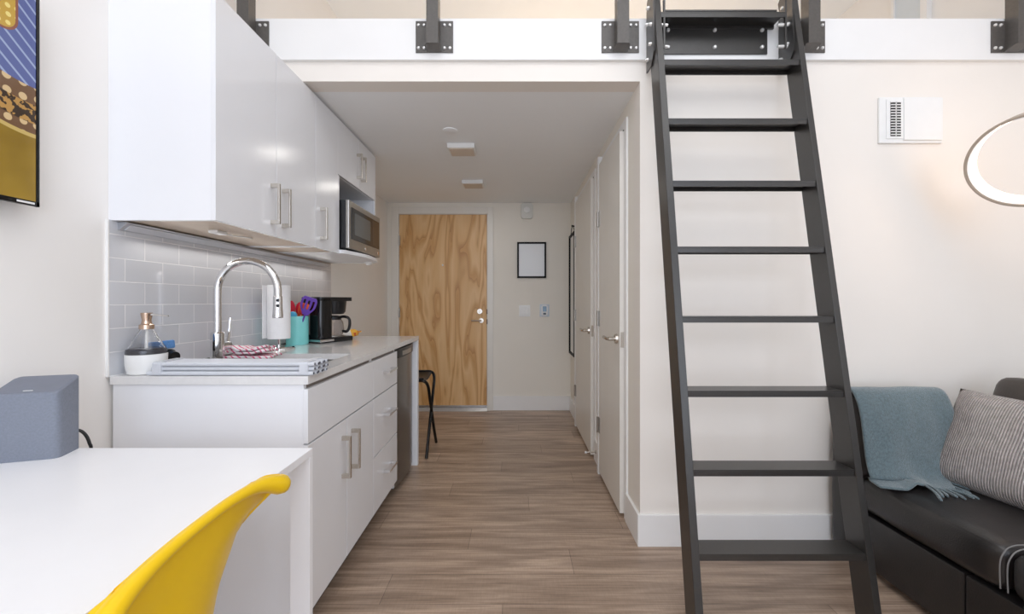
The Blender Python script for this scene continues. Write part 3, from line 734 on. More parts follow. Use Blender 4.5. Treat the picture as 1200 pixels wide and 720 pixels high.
# coffee maker, facing away from the camera and a little outward
t = thing('coffee_maker', 'black drip coffee maker on the far end of the worktop', 'coffee maker', (-1.145, 2.56, CT), rot=(0, 0, R(-24)))
W = .085
obj('base', box(NB(), -W, W, -.1, .15, 0, .03, .008), M['black'], t, local=True)
obj('base_trim', box(NB(), -W - .002, W + .002, -.102, -.0, .008, .022, .003), M['chrome'], t, local=True)
bm = NB(); prism(bm, rrect(-W, W, -.1, .0, .03), 'z', .03, .26); obj('water_tank', bm, M['blackgloss'], t, local=True)
obj('level_window', box(NB(), -.012, .0, -.104, -.099, .05, .18, .001), M['steel'], t, local=True)
bm = NB(); lathe(bm, [(.06, .165), (.072, .18), (.078, .245), (.001, .25)], (0, .07, 0)); prism(bm, rrect(-W, W, -.1, .155, .03), 'z', .245, .268)
obj('brew_head', bm, M['black'], t, local=True)
obj('warming_plate', lathe(NB(), [(.066, .03), (.066, .035), (.001, .036)], (0, .07, 0)), M['steel'], t, local=True)
cp = t.matrix_basis @ Vector((0, .07, .0365)) if False else Vector((-1.145, 2.56, CT)) + Matrix.Rotation(R(-24), 3, 'Z') @ Vector((0, .07, .0365))
t = thing('coffee_carafe', 'glass coffee carafe with black handle sitting in the coffee maker', 'carafe', cp)
o = obj('jug', lathe(NB(), [(.05, 0), (.058, .006), (.064, .035), (.060, .075), (.046, .098), (.045, .108)], cp, cap=False), M['coffeeglass'], t)
bmx = NB(); lathe(bmx, [(.001, .0005), (.05, .0005)], cp, cap=False); obj('jug_bottom', bmx, M['coffeeglass'], t)
obj('lid', lathe(NB(), [(.048, .104), (.048, .113), (.03, .119), (.001, .12)], cp), M['black'], t)
a = R(-8); ux, uy = math.cos(a), math.sin(a)
q = lambda r, z: (cp.x + ux * r, cp.y + uy * r, cp.z + z)
obj('handle', tube(NB(), smooth_path([q(.044, .108), q(.07, .113), q(.102, .104), q(.11, .075), q(.104, .04), q(.088, .022), q(.064, .026)], 5), .0085, 10), M['black'], t)
obj('band', lathe(NB(), [(.0475, .094), (.0475, .106)], cp, cap=False), M['black'], t)

# snack bag
bm = NB()
q = bmesh.ops.create_uvsphere(bm, u_segments=28, v_segments=16, radius=1)
for v in q['verts']:
    c = v.co; k_ = noise.noise(c * 3.1) * .12
    v.co = Vector((c.x * .07 * (1 + k_), c.y * .045 * (1 + k_), (max(c.z, -.55) * .033) * (1 + k_)))
prism(bm, [(.05, -.035), (.085, -.045), (.088, .04), (.05, .035)], 'z', .0, .004)
o = obj('snack_bag', bm, M['snack'], smooth=60); o.location = (-1.105, 2.83, CT + .020); o.rotation_euler = (0, R(-14), R(25))
tag(o, 'small white and orange snack packet lying on the worktop past the coffee maker', 'snack packet')

# ------------------------------------------------------------------ wall cabinets
UF, UB = -.974, -.990
ZB, ZU = 1.404, 2.150
def upper(name, label, y0, y1, zb=ZB):
    t = thing(name, label, 'wall cabinet', (-1.15, (y0 + y1) / 2, zb), 'white wall cabinets')
    return t
def carc(t, y0, y1, zb, zu):
    bm = NB(); xb = XL
    box(bm, xb, UB, y0, y0 + .018, zb, zu); box(bm, xb, UB, y1 - .018, y1, zb, zu)
    box(bm, xb, UB, y0 + .018, y1 - .018, zu - .018, zu); box(bm, xb, xb + .012, y0 + .018, y1 - .018, zb + .018, zu - .018)
    return bm
t = upper('wall_cabinet', 'large glossy white two-door wall cabinet at the near end above the sink', 1.39, 2.09)
obj('carcass', carc(t, 1.392, 2.09, ZB, ZU), M['cabend'], t)
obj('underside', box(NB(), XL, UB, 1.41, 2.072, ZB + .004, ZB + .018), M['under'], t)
d1 = obj('door', box(NB(), UB, UF, 1.39, 1.744, ZB, ZU, .001), M['cab'], t); pull_v(d1, UF, 1.708, 1.448, 1.61)
d1 = obj('door', box(NB(), UB, UF, 1.747, 2.088, ZB, ZU, .001), M['cab'], t); pull_v(d1, UF, 1.79, 1.448, 1.61)
t = upper('wall_cabinet', 'narrow glossy white one-door wall cabinet left of the microwave', 2.09, 2.355)
obj('carcass', carc(t, 2.0905, 2.353, ZB, ZU), M['cabend'], t)
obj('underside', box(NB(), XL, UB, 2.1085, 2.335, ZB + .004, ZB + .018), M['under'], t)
d1 = obj('door', box(NB(), UB, UF, 2.091, 2.353, ZB, ZU, .001), M['cab'], t); pull_v(d1, UF, 2.14, 1.448, 1.61)
t = upper('wall_cabinet', 'white wall cabinet with an open bay for the microwave under two small doors', 2.355, 2.99)
bm = carc(t, 2.3535, 2.987, ZB, ZU); box(bm, XL + .012, UB, 2.3715, 2.969, 1.84, 1.858)
obj('carcass', bm, M['cabend'], t)
for a, b_ in ((2.3535, 2.3715), (2.969, 2.987)): obj('face_edge', box(NB(), UB, UF, a, b_, ZB, 1.838, .001), M['cab'], t)
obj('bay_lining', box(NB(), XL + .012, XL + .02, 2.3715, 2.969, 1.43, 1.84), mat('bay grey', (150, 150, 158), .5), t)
bm = NB(); P = [(XL + .01, 2.372), (-.962, 2.372)] + [(-.945 + .035 * math.sin(PI * k / 10), 2.40 + .54 * k / 10) for k in range(11)] + [(-.955, 2.969), (XL + .01, 2.969)]
prism(bm, P, 'z', ZB + .002, ZB + .022); obj('shelf', bm, M['cabend'], t)
for y0, y1, yh in ((2.3535, 2.668, 2.635), (2.671, 2.987, 2.705)):
    d1 = obj('door', box(NB(), UB, UF, y0, y1, 1.842, ZU, .001), M['cab'], t); pull_v(d1, UF, yh, 1.895, 2.05)
# light bar under the cabinets
t = thing('under_cabinet_light', 'long aluminium light bar along the top of the tiles under the wall cabinets', 'light bar', (-1.3, 2.2, 1.39))
xa = XL + .008
obj('housing', prism(NB(), [(xa, 1.402), (xa + .032, 1.402), (xa + .03, 1.396), (xa + .008, 1.378), (xa, 1.376)], 'y', 1.415, 2.985), M['alu'], t)
obj('diffuser', prism(NB(), [(xa + .0295, 1.3945), (xa + .031, 1.3935), (xa + .0105, 1.3775), (xa + .009, 1.3785)], 'y', 1.43, 2.97), mat('bar diffuser', (214, 216, 222), .3), t)
bm = NB(); lathe(bm, [(.022, 0), (.022, -.012), (.014, -.02), (.001, -.02)], (-1.0, 2.93, ZB + .002), 20)
o = obj('puck_light', bm, M['white']); tag(o, 'small round white puck light under the far corner of the microwave shelf', 'light')
t = thing('cable_clip', 'white cable clip with a short wire under the near wall cabinet', 'cable clip', (-1.13, 1.63, ZB))
obj('clip', box(NB(), -1.15, -1.115, 1.60, 1.66, ZB - .008, ZB + .004, .003), M['white'], t)
obj('wire', tube(NB(), smooth_path([(-1.13, 1.66, ZB), (-1.12, 1.7, ZB - .004), (-1.11, 1.77, ZB), (-1.12, 1.82, ZB + .002)], 5), .003, 6), M['white'], t)
# microwave
MX = -.925
t = thing('microwave', 'stainless steel microwave oven in the open bay of the wall cabinet', 'microwave', (-1.1, 2.645, 1.426))
y0, y1, z0, z1 = 2.385, 2.93, 1.436, 1.708
obj('body', box(NB(), -1.27, MX - .02, y0, y1, z0, z1, .003), M['black'], t)
obj('front_panel', box(NB(), MX - .02, MX, y0, y1, z0, z1, .004), M['steel'], t)
wd = obj('window_frame', box(NB(), MX, MX + .0025, y0 + .03, y1 - .022, z0 + .055, z1 - .035, .001), M['blackgloss'], t)
obj('window_screen', box(NB(), MX + .0025, MX + .0035, y0 + .075, y1 - .2, z0 + .085, z1 - .06), mat('oven screen', (92, 96, 96), .12), wd)
obj('window_reflection', box(NB(), MX + .0025, MX + .0035, y1 - .165, y1 - .03, z0 + .07, z1 - .045), mat('oven window reflection', (66, 46, 32), .12), wd)  # brown reflection in the oven window, painted as a flat panel
obj('badge', cyl(NB(), (MX, 2.65, z0 + .027), (MX + .002, 2.65, z0 + .027), .011), M['chrome'], t)
obj('door_button', box(NB(), MX, MX + .002, y1 - .05, y1 - .025, z0 + .018, z0 + .038, .001), M['gold'], t)
for x in (-1.2, -.96):
    for y in (y0 + .04, y1 - .04): obj('foot', cyl(NB(), (x, y, 1.426), (x, y, z0 + .002), .012), M['black'], t)

# ------------------------------------------------------------------ folding stool beyond the counter
t = thing('folding_stool', 'black folding stool with crossed tube legs beyond the end of the counter', 'stool', (-.8, 3.22, 0))
def uframe(yf, yt, xo, xi, zt):
    P = [(xo, yf, 0.009)] + [(xo - .002, yf + (yt - yf) * a, zt * a) for a in (.25, .5, .75)]
    P += [(xo - .004, yf + (yt - yf) * .93, zt * .93), (xo - .03, yt, zt), (xo - .1, yt, zt + .004), (xi + .1, yt, zt + .004), (xi + .03, yt, zt), (xi + .004, yf + (yt - yf) * .93, zt * .93)]
    P += [(xi + .002, yf + (yt - yf) * a, zt * a) for a in (.75, .5, .25)] + [(xi, yf, 0.009)]
    return smooth_path(P, 5)
obj('leg_frame', tube(NB(), uframe(3.06, 3.40, -.632, -1.0, .575), .0115, 10), M['blackgloss'], t)
obj('leg_frame', tube(NB(), uframe(3.42, 3.09, -.628, -1.004, .56), .0115, 10), M['blackgloss'], t)
bm = NB()
grid(bm, lambda u, v: Vector((-.66 - .31 * u, 3.08 + .33 * v, .578 - .028 * math.sin(PI * v))), 8, 12)
o = obj('seat', bm, M['black'], t); solid(o, .012, 0)

# ------------------------------------------------------------------ desk
t = thing('desk', 'white table along the left wall in the foreground', 'desk', (-.93, .3, 0))
DX, DY = -.5435, 1.15
obj('tabletop', box(NB(), XL + .004, DX, -.55, DY, .724, .744, .0015), M['desk'], t)
for x0, x1 in ((DX - .052, DX), (XL + .01, XL + .062)):
    for y0 in (DY - .018, -.55):
        obj('leg', box(NB(), x0, x1, y0, y0 + .018, 0, .724, .001), M['desk'], t)
# smart box
fr_c = Vector((-1.165, 1.076)); ang = R(18)
t = thing('speaker_box', 'slate grey box speaker with sloping top on the white table by the wall', 'speaker', (-1.225, 1.095, .744), rot=(0, 0, ang))
bm = NB()
pl = rrect(-.067, .067, -.045, .045, .016)
def ztop(y): return .168 + .032 * ((y + .045) / .09)
n = len(pl); A = [bm.verts.new((x, y, .0)) for x, y in pl]; B = [bm.verts.new((x, y, ztop(y) - .004)) for x, y in pl]
C = [bm.verts.new((x * .97, y * .965, ztop(y * .965) - .0015)) for x, y in pl]
for k in range(n):
    bm.faces.new((A[k], A[(k + 1) % n], B[(k + 1) % n], B[k])); bm.faces.new((B[k], B[(k + 1) % n], C[(k + 1) % n], C[k]))
bm.faces.new(A[::-1]); bm.faces.new(C)
obj('shell', bm, M['boxgrey'], t, local=True, smooth=25)
bm = NB(); pl2 = rrect(-.062, .062, -.04, .04, .013)
V = [bm.verts.new((x, y, ztop(y) - .0010)) for x, y in pl2]; V2 = [bm.verts.new((x, y, ztop(y) - .004)) for x, y in pl2]
bm.faces.new(V); bm.faces.new(V2[::-1])
for k in range(len(V)): bm.faces.new((V[k], V[(k + 1) % len(V)], V2[(k + 1) % len(V)], V2[k]))
obj('top_panel', bm, M['boxtop'], t, local=True)
bm = NB(); box(bm, -.008, .01, -.034, -.031, ztop(-.032) - .001, ztop(-.032) + .0002); obj('mark', bm, M['white'], t, local=True)
obj('cable', tube(NB(), smooth_path([(.03, .042, .045), (.05, .052, .046), (.066, .056, .034), (.076, .06, .004), (.078, .066, -.05), (.07, .1, -.4)], 5), .004, 8), M['black'], t, local=True)

# ------------------------------------------------------------------ television
t = thing('television', 'wall-mounted television with thin black bezel showing a lit marquee on the left wall', 'television', (XL, .64, 1.39))
TX = -1.268
obj('body', box(NB(), XL + .02, TX - .006, .16, 1.13, 1.395, 1.94, .003), M['black'], t)
obj('wall_bracket', box(NB(), XL, XL + .02, .5, .8, 1.55, 1.8), M['black'], t)
bm = NB(); y0, y1, z0, z1 = .14, 1.138, 1.39, 1.955
box(bm, TX - .008, TX + .002, y0, y0 + .008, z0, z1, .001); box(bm, TX - .008, TX + .002, y1 - .008, y1, z0, z1, .001)
box(bm, TX - .008, TX + .002, y0, y1, z0, z0 + .013, .001); box(bm, TX - .008, TX + .002, y0, y1, z1 - .008, z1, .001)
obj('bezel', bm, M['blackgloss'], t)
sc_ = obj('screen', box(NB(), -.003, 0, -.984, 0, 0, .546), M['screen'], t, local=True, smooth=0); sc_.location = Vector((TX, y1 - .007, z0 + .012)) - t.location
obj('badge', box(NB(), TX + .002, TX + .003, 1.085, 1.125, z0 + .004, z0 + .009), M['white'], t)

# ------------------------------------------------------------------ yellow chair
t = thing('shell_chair', 'yellow moulded plastic shell chair pushed up to the white table', 'chair', (-.722, .654, 0), rot=(0, 0, R(4)))
prof = [(-.235, .415), (-.215, .437), (-.15, .447), (-.05, .437), (.04, .430), (.11, .436), (.16, .465), (.187, .52), (.203, .60), (.213, .68), (.22, .74), (.225, .780), (.228, .795)]
hw = [.17, .20, .222, .228, .226, .220, .212, .205, .208, .218, .230, .236, .226]
conc = [0, 0, 0, 0, 0, .02, .05, .085, .085, .055, .012, -.004, -.006]
rise = [.0, .01, .03, .045, .055, .06, .055, .04, .02, 0.0, 0.0, -.004, -.022]
pc = smooth_path([(x, 0, z) for x, z in prof], 4)
def samp(arr, i):
    k = i / 4; a = min(int(k), len(arr) - 1); b_ = min(a + 1, len(arr) - 1); f = k - a; f = f * f * (3 - 2 * f); return arr[a] * (1 - f) + arr[b_] * f
bm = NB(); NU = 24; rows = []
for i, p in enumerate(pc):
    row = []
    for j in range(NU + 1):
        u = -1 + 2 * j / NU; a = abs(u)
        y = u * samp(hw, i); x = p.x - samp(conc, i) * a ** 2.2; z = p.z + samp(rise, i) * a ** 2.6
        # rim flares outward
        lip = max(0, (a - .86) / .14) ** 1.5
        back = min(1, max(0, (p.z - .47) / .1))
        x += back * lip * .008; z -= (1 - back) * lip * .015; y += math.copysign(lip * .006, u)
        top = max(0, (i - (len(pc) - 8)) / 7)
        z -= top * .022 * a ** 7; y -= math.copysign(top * .012 * a ** 8, u)
        row.append(bm.verts.new((x, y, z)))
    rows.append(row)
nr = len(rows); ND = 13
sideL = [(rows[i][0].co.copy(), .004 + .017 * ((i - (nr - ND)) / (ND - 1)) ** 1.6) for i in range(nr - ND, nr - 1)]
sideR = [(rows[i][-1].co.copy(), .004 + .017 * ((i - (nr - ND)) / (ND - 1)) ** 1.6) for i in range(nr - ND, nr - 1)]
topE = [(rows[-1][j].co + Vector((0, 0, .013 * abs(-1 + 2 * j / NU) ** 7)), .0085 + .0125 * abs(-1 + 2 * j / NU) ** 3) for j in range(NU + 1)]
rim = sideL + topE + sideR[::-1]
rim = [(p + Vector((r * .55, 0, -r * .35)), r) for p, r in rim]
for _ in range(3): rim = [rim[0]] + [((a_[0] + 2 * b_[0] + c_[0]) / 4, (a_[1] + 2 * b_[1] + c_[1]) / 4) for a_, b_, c_ in zip(rim, rim[1:], rim[2:])] + [rim[-1]]
obj('rolled_rim', tube(NB(), [p for p, r in rim], [r for p, r in rim], 14), M['yellow'], t, local=True, smooth=180)
for A, B in zip(rows, rows[1:]):
    for k in range(NU): bm.faces.new((A[k], A[k + 1], B[k + 1], B[k]))
o = obj('seat_shell', bm, M['yellow'], t, local=True, smooth=180); solid(o, .011, 0)
o.modifiers['solid'].use_even_offset = True
md = o.modifiers.new('bev', 'BEVEL'); md.width = .0045; md.segments = 3; md.limit_method = 'ANGLE'; md.angle_limit = R(60)
subsurf(o, 1)
for sx in (-1, 1):
    for sy in (-1, 1):
        obj('leg', tube(NB(), [(sx * .11, sy * .12, .432), (sx * .16, sy * .17, .2), (sx * .2, sy * .21, 0)], [.016, .014, .01], 10), M['chairleg'], t, local=True)
bm = NB(); tube(bm, [(-.13, -.14, .33), (.13, .14, .33)], .005, 8); tube(bm, [(-.13, .14, .33), (.13, -.14, .33)], .005, 8)
obj('brace', bm, M['black'], t, local=True)

# ------------------------------------------------------------------ ladder to the loft
def yf(z): return 1.436 + .18 * z
LX0, LX1, RX0, RX1 = .614, .6425, 1.2235, 1.2485
DP = .094
t = thing('loft_ladder', 'tall black metal ladder leaning up to the loft edge', 'ladder', (.93, 1.5, 0))
for x0, x1, inner in ((LX0, LX1, 1), (RX0, RX1, -1)):
    # C-shaped stringer: web on the inner side of the right one, flanges front and back
    bm = NB()
    prism(bm, [(yf(0), 0), (yf(0) + DP, 0), (yf(2.52) + DP, 2.52), (yf(2.60), 2.60)], 'x', x0, x1)
    obj('stringer', bm, M['blackmetal'], t, bev=.0015)
zs = [.2575 + .2745 * i for i in range(8)] + [2.412]
for i, z in enumerate(zs):
    bm = NB(); y = yf(z) + .004
    xr = RX0 if i < 8 else 1.19
    # folded plate tread: flat top, front and rear lips
    box(bm, LX1, xr, y, y + DP - .004, z - .006, z, .001)
    box(bm, LX1, xr, y, y + .006, z - .024, z - .006, .001)
    box(bm, LX1, xr, y + DP - .012, y + DP - .004, z - .022, z - .006, .001)
    obj('tread', bm, M['blackmetal'], t)
# side brackets at the top with bolts
for x0, x1, side in ((LX0 - .006, LX0, -1), (RX0 - .006, RX0, -1)):
    bm = NB(); prism(bm, [(1.862, 2.235), (1.9, 2.19), (1.968, 2.19), (1.968, 2.47), (1.945, 2.52), (1.875, 2.52)], 'x', x0, x1)
    br_ = obj('top_bracket', bm, M['blackmetal'], t)
    for (yy, zz) in ((1.895, 2.37), (1.90, 2.285), (1.945, 2.40), (1.945, 2.24), (1.93, 2.465)):
        obj('bolt', cyl(NB(), (x0, yy, zz), (x0 - .012, yy, zz), .009, .007, 10), M['bolt'], br_)
for xa_, s_ in ((RX0 - .035, -1), (LX1 + .012, 1)):
    br_ = obj('bracket_bar', box(NB(), xa_, xa_ + .008, 1.875, 1.885, 2.255, 2.52), M['blackmetal'], t)
    for zz in (2.36, 2.265):
        if s_ > 0: b0_ = cyl(NB(), (LX1, 1.885, zz), (LX1 + .034, 1.885, zz), .008, .006, 10)
        else: b0_ = cyl(NB(), (RX0 - .02, 1.885, zz), (RX0 - .062, 1.885, zz), .008, .006, 10)
        obj('bolt', b0_, M['bolt'], br_)
# angle plate on the fascia
t = thing('mounting_plate', 'wide black steel plate bolted to the loft edge behind the ladder top', 'mounting plate', (.92, YW - .02, 2.277))
bm = NB(); box(bm, .66, 1.163, YW - .028, YW - .02, 2.277, 2.432, .001); box(bm, .66, 1.163, YW - .10, YW - .028, 2.424, 2.432, .001)
obj('plate', bm, M['blackmetal'], t)
for x in (.705, .92, 1.137):
    for z in (2.385, 2.307):
        o = obj('bolt', lathe(NB(), [(.009, 0), (.009, .004), (.006, .009), (.001, .01)], (0, 0, 0), 10), M['bolt'], t, local=True)
        o.rotation_euler = (R(90), 0, 0); o.location = Vector((x, YW - .028, z)) - t.location
# guard posts
def post(px, label):
    X = (px - 603) / 500 * 1.965
    t = thing('railing_post', label, 'railing post', (X, YW - .02, 2.285), 'black loft guard posts')
    obj('base_plate', box(NB(), X - .086, X + .086, YW - .026, YW - .02, 2.285, 2.43, .001), M['post'], t)
    bm = NB(); yb = YW - .026
    for a in ((X - .0265, X + .0265, yb - .053, yb - .049), (X - .0265, X + .0265, yb - .004, yb), (X - .0265, X - .0225, yb - .049, yb - .004), (X + .0225, X + .0265, yb - .049, yb - .004)):
        box(bm, a[0], a[1], a[2], a[3], 2.298, 3.2)
    obj('post', bm, M['post'], t)
    obj('bracket_tab', prism(NB(), [(yb - .05, 2.297), (yb, 2.286), (yb, 2.30), (yb - .05, 2.30)], 'x', X - .032, X + .032), M['post'], t)
    for dx in (-.072, -.047, .047, .072):
        for z in (2.41, 2.305):
            o = obj('bolt', lathe(NB(), [(.0075, 0), (.0075, .003), (.005, .007), (.001, .008)], (0, 0, 0), 10), M['bolt'], t, local=True)
            o.rotation_euler = (R(90), 0, 0); o.location = Vector((X + dx, yb, z)) - t.location
post(293, 'leftmost black guard post on the loft edge, half hidden by the white wall cabinet')
post(509, 'black guard post on the loft edge above the hall ceiling, between cabinet and ladder')
post(727, 'black guard post on the loft edge just left of the ladder')
post(945, 'black guard post on the loft edge right behind the ladder right rail')
post(1184, 'rightmost black guard post on the loft edge above the glowing lamp')

# ------------------------------------------------------------------ vent
t = thing('wall_vent', 'white rectangular vent cover with a slotted grille on the wall right of the ladder', 'vent', (1.84, YW, 1.873))
obj('cover', box(NB(), 1.691, 1.984, YW - .012, YW, 1.873, 2.086, .003), M['white'], t)
obj('panel', box(NB(), 1.80, 1.978, YW - .02, YW - .012, 1.885, 2.08, .002), M['white'], t)
gr = obj('grille', box(NB(), 1.722, 1.80, YW - .016, YW - .012, 1.892, 2.074, .002), M['white'], t)
obj('opening', box(NB(), 1.739, 1.786, YW - .0175, YW - .016, 1.903, 2.062), M['black'], gr)
bm = NB()
for k in range(13): z = 1.908 + k * .0125; box(bm, 1.739, 1.786, YW - .021, YW - .0175, z, z + .0042)
box(bm, 1.761, 1.764, YW - .021, YW - .0175, 1.903, 2.062)
obj('slats', bm, M['white'], gr)

# ------------------------------------------------------------------ ring pendant lamp
C = Vector((1.9312, 1.6, 1.6637)); n = Vector((.801, .418, .4284)).normalized(); RR = .1745; H = .075
a = n.cross(Vector((0, 0, 1))).normalized(); b_ = n.cross(a)
t = thing('ring_lamp', 'glowing tilted ring lamp hanging above the sofa at the right edge', 'lamp', C)
def ring(r, h, k, N_=72): return C + n * h + r * (math.cos(2 * PI * k / N_) * a + math.sin(2 * PI * k / N_) * b_)
def ringmesh(prof):
    bm = NB(); N_ = 72; rows = [[bm.verts.new(ring(r, h, k)) for k in range(N_)] for r, h in prof]
    for A, B in zip(rows, rows[1:] + rows[:1]):
        for k in range(N_): bm.faces.new((A[k], A[(k + 1) % N_], B[(k + 1) % N_], B[k]))
    return bm
obj('shade', ringmesh([(RR, 0), (RR + .003, .002), (RR - .004, H + .01), (RR - .010, H + .01), (RR - .006, .002)]), M['taupe'], t, smooth=60)
obj('inner_band', ringmesh([(RR - .007, .003), (RR - .0105, H - .012), (RR - .0125, H - .012), (RR - .009, .003)]), M['white'], t, smooth=60)
obj('diffuser', ringmesh([(RR - .0105, H - .012), (RR - .0105, H + .006), (RR - .0165, H + .006), (RR - .0165, H - .012)]), M['led'], t, smooth=60)
bm = NB(); top = Vector((2.05, 1.68, ZT))
for k in range(72):
    pass
ks = sorted(range(72), key=lambda k: -ring(RR, H, k).x)
for k in (ks[0], ks[6], ks[7]): tube(bm, [ring(RR - .003, H, k), top], .0012, 6)
lathe(bm, [(.05, 0), (.05, -.02), (.01, -.025), (.001, -.025)], (2.05, 1.68, ZT), 20)
obj('cables', bm, M['taupe'], t)

# ------------------------------------------------------------------ sofa along the right wall
t = thing('sofa', 'black leather sofa against the right wall', 'sofa', (1.9, .9, 0))
SX = 1.475
def soft(bm, x0, x1, y0, y1, z0, z1, bul=.02, r=.04, seed=0, wr=.006, nx=14, ny=24, nz=6, top=None):
    """padded block: rounded box mesh with a bulging skin and slight wrinkles"""
    q = bmesh.ops.create_cube(bm, size=2.0)
    fs = list({f for v in q['verts'] for f in v.link_faces}); es = list({e for v in q['verts'] for e in v.link_edges})
    bmesh.ops.subdivide_edges(bm, edges=es, cuts=14, use_grid_fill=True)
    hx, hy, hz = (x1 - x0) / 2, (y1 - y0) / 2, (z1 - z0) / 2
    for v in bm.verts:
        if v.tag: continue
        v.tag = True
        c = v.co.copy()
        # concentrate vertices at the edges, then round
        p = Vector((math.sin(c.x * PI / 2) * hx, math.sin(c.y * PI / 2) * hy, math.sin(c.z * PI / 2) * hz))
        inn = Vector((max(-hx + r, min(hx - r, p.x)), max(-hy + r, min(hy - r, p.y)), max(-hz + r, min(hz - r, p.z))))
        d = p - inn
        if d.length > 1e-6: p = inn + d.normalized() * r
        u, w, s = p.x / hx, p.y / hy, p.z / hz
        f = lambda a: max(0, 1 - a * a)
        if abs(c.z) > .999: p.z += math.copysign(bul * f(u) * f(w), c.z) * (1 if c.z > 0 else .0)
        if abs(c.x) > .999: p.x += math.copysign(bul * .4 * f(s) * f(w), c.x)
        P = Vector(((x0 + x1) / 2, (y0 + y1) / 2, (z0 + z1) / 2)) + p
        nz_ = noise.noise(Vector((P.x * 5 + seed, P.y * 5, P.z * 5))) + .5 * noise.noise(Vector((P.x * 16 + seed, P.y * 11, P.z * 14)))
        dd = d.normalized() if d.length > 1e-6 else Vector((0, 0, 1 if c.z > 0 else 0))
        v.co = P + dd * nz_ * wr
    return bm
bm = NB(); box(bm, SX, 2.40, 1.40, 1.845, .03, .245, .006); box(bm, SX, 2.40, .0, 1.396, .03, .245, .006)
obj('base', bm, M['leather'], t)
o = obj('seat_cushion', soft(NB(), SX - .004, 2.1, 1.283, 1.845, .247, .398, .012, .045, 1, .007), M['leather'], t, smooth=180)
o = obj('seat_cushion', soft(NB(), SX - .004, 2.1, .02, 1.277, .247, .398, .016, .045, 4, .007), M['leather'], t, smooth=180)
bm = NB()
for y in (1.29, 1.27):
    P = [(SX - .006, y, .27), (SX - .008, y, .34), (SX + .002, y, .375), (SX + .03, y, .398), (SX + .1, y, .402), (SX + .35, y, .404)]
    tube(bm, smooth_path(P, 4), .002, 6)
obj('seam', bm, M['thread'], t)
obj('arm', soft(NB(), 1.452, 2.40, 1.848, 1.968, .03, .60, .01, .03, 7, .003), M['leather'], t, smooth=180)
obj('back_frame', soft(NB(), 2.18, 2.405, .0, 1.80, .03, .66, .0, .03, 3, .003), M['leather'], t, smooth=180)
def slab(p0, ux, uy, uz, w, h, d, seed, m, name):
    """leaning back cushion: built flat (w across, h tall, d deep) then set by its axes"""
    bm = NB(); soft(bm, -w / 2, w / 2, -d / 2, d / 2, 0, h, .012, .05, seed, .006)
    for v in bm.verts:
        c = v.co.copy()
        c.y *= (.55 + .45 * max(0, 1 - (2 * c.x / w) ** 4)) * (.7 + .3 * math.sin(PI * min(1, max(0, c.z / h))))
        v.co = Vector(p0) + Vector(ux) * c.x + Vector(uy) * c.y + Vector(uz) * c.z
    return bm
uz = Vector((.17, 0, .985))
o = obj('back_cushion', slab((2.02, 1.46, .405), (0, 1, 0), (-.985, 0, .17), uz, .74, .42, .17, 11, None, ''), M['leatherbrown'], t, smooth=180)
o = obj('back_cushion', slab((2.02, .68, .405), (0, 1, 0), (-.985, 0, .17), uz, .74, .42, .17, 13, None, ''), M['leatherbrown'], t, smooth=180)

# black pillow leaning on the arm, under the throw
def pillow(w, h, d, nu=26, nv=22, dog=.05, seed=0):
    bm = NB()
    for sgn in (1, -1):
        V = []
        for i in range(nu + 1):
            row = []
            for j in range(nv + 1):
                u, v = -1 + 2 * i / nu, -1 + 2 * j / nv
                pin = 1 - dog * (1 - abs(u) ** 2) * abs(v) ** 3 ; pin2 = 1 - dog * (1 - abs(v) ** 2) * abs(u) ** 3
                th = d / 2 * (max(0, (1 - u ** 4)) ** .55) * (max(0, (1 - v ** 4)) ** .55)
                th *= 1 + .12 * noise.noise(Vector((u * 2 + seed, v * 2, sgn)))
                row.append(bm.verts.new((u * w / 2 * pin2, sgn * th, v * h / 2 * pin)))
            V.append(row)
        for i in range(nu):
            for j in range(nv):
                f = (V[i][j], V[i + 1][j], V[i + 1][j + 1], V[i][j + 1]); bm.faces.new(f if sgn < 0 else f[::-1])
    bmesh.ops.remove_doubles(bm, verts=bm.verts, dist=.0008)
    return bm
o = obj('throw_pillow', pillow(.405, .355, .075, seed=2), M['leather'], smooth=180)
o.location = (1.636, 1.806, .578); o.rotation_euler = (R(-7), R(-1), R(0))
tag(o, 'black leather pillow at the sofa arm, mostly hidden under the teal throw', 'pillow', )

# ribbed pillow leaning on the back cushions
o = obj('ribbed_pillow', pillow(.62, .40, .15, 34, 26, .03, seed=5), M['rib'], smooth=180)
o.location = (1.862, 1.50, .585); o.rotation_euler = (R(-24), 0, R(-82))
tag(o, 'large grey ribbed plush pillow leaning on the sofa back cushions', 'pillow')

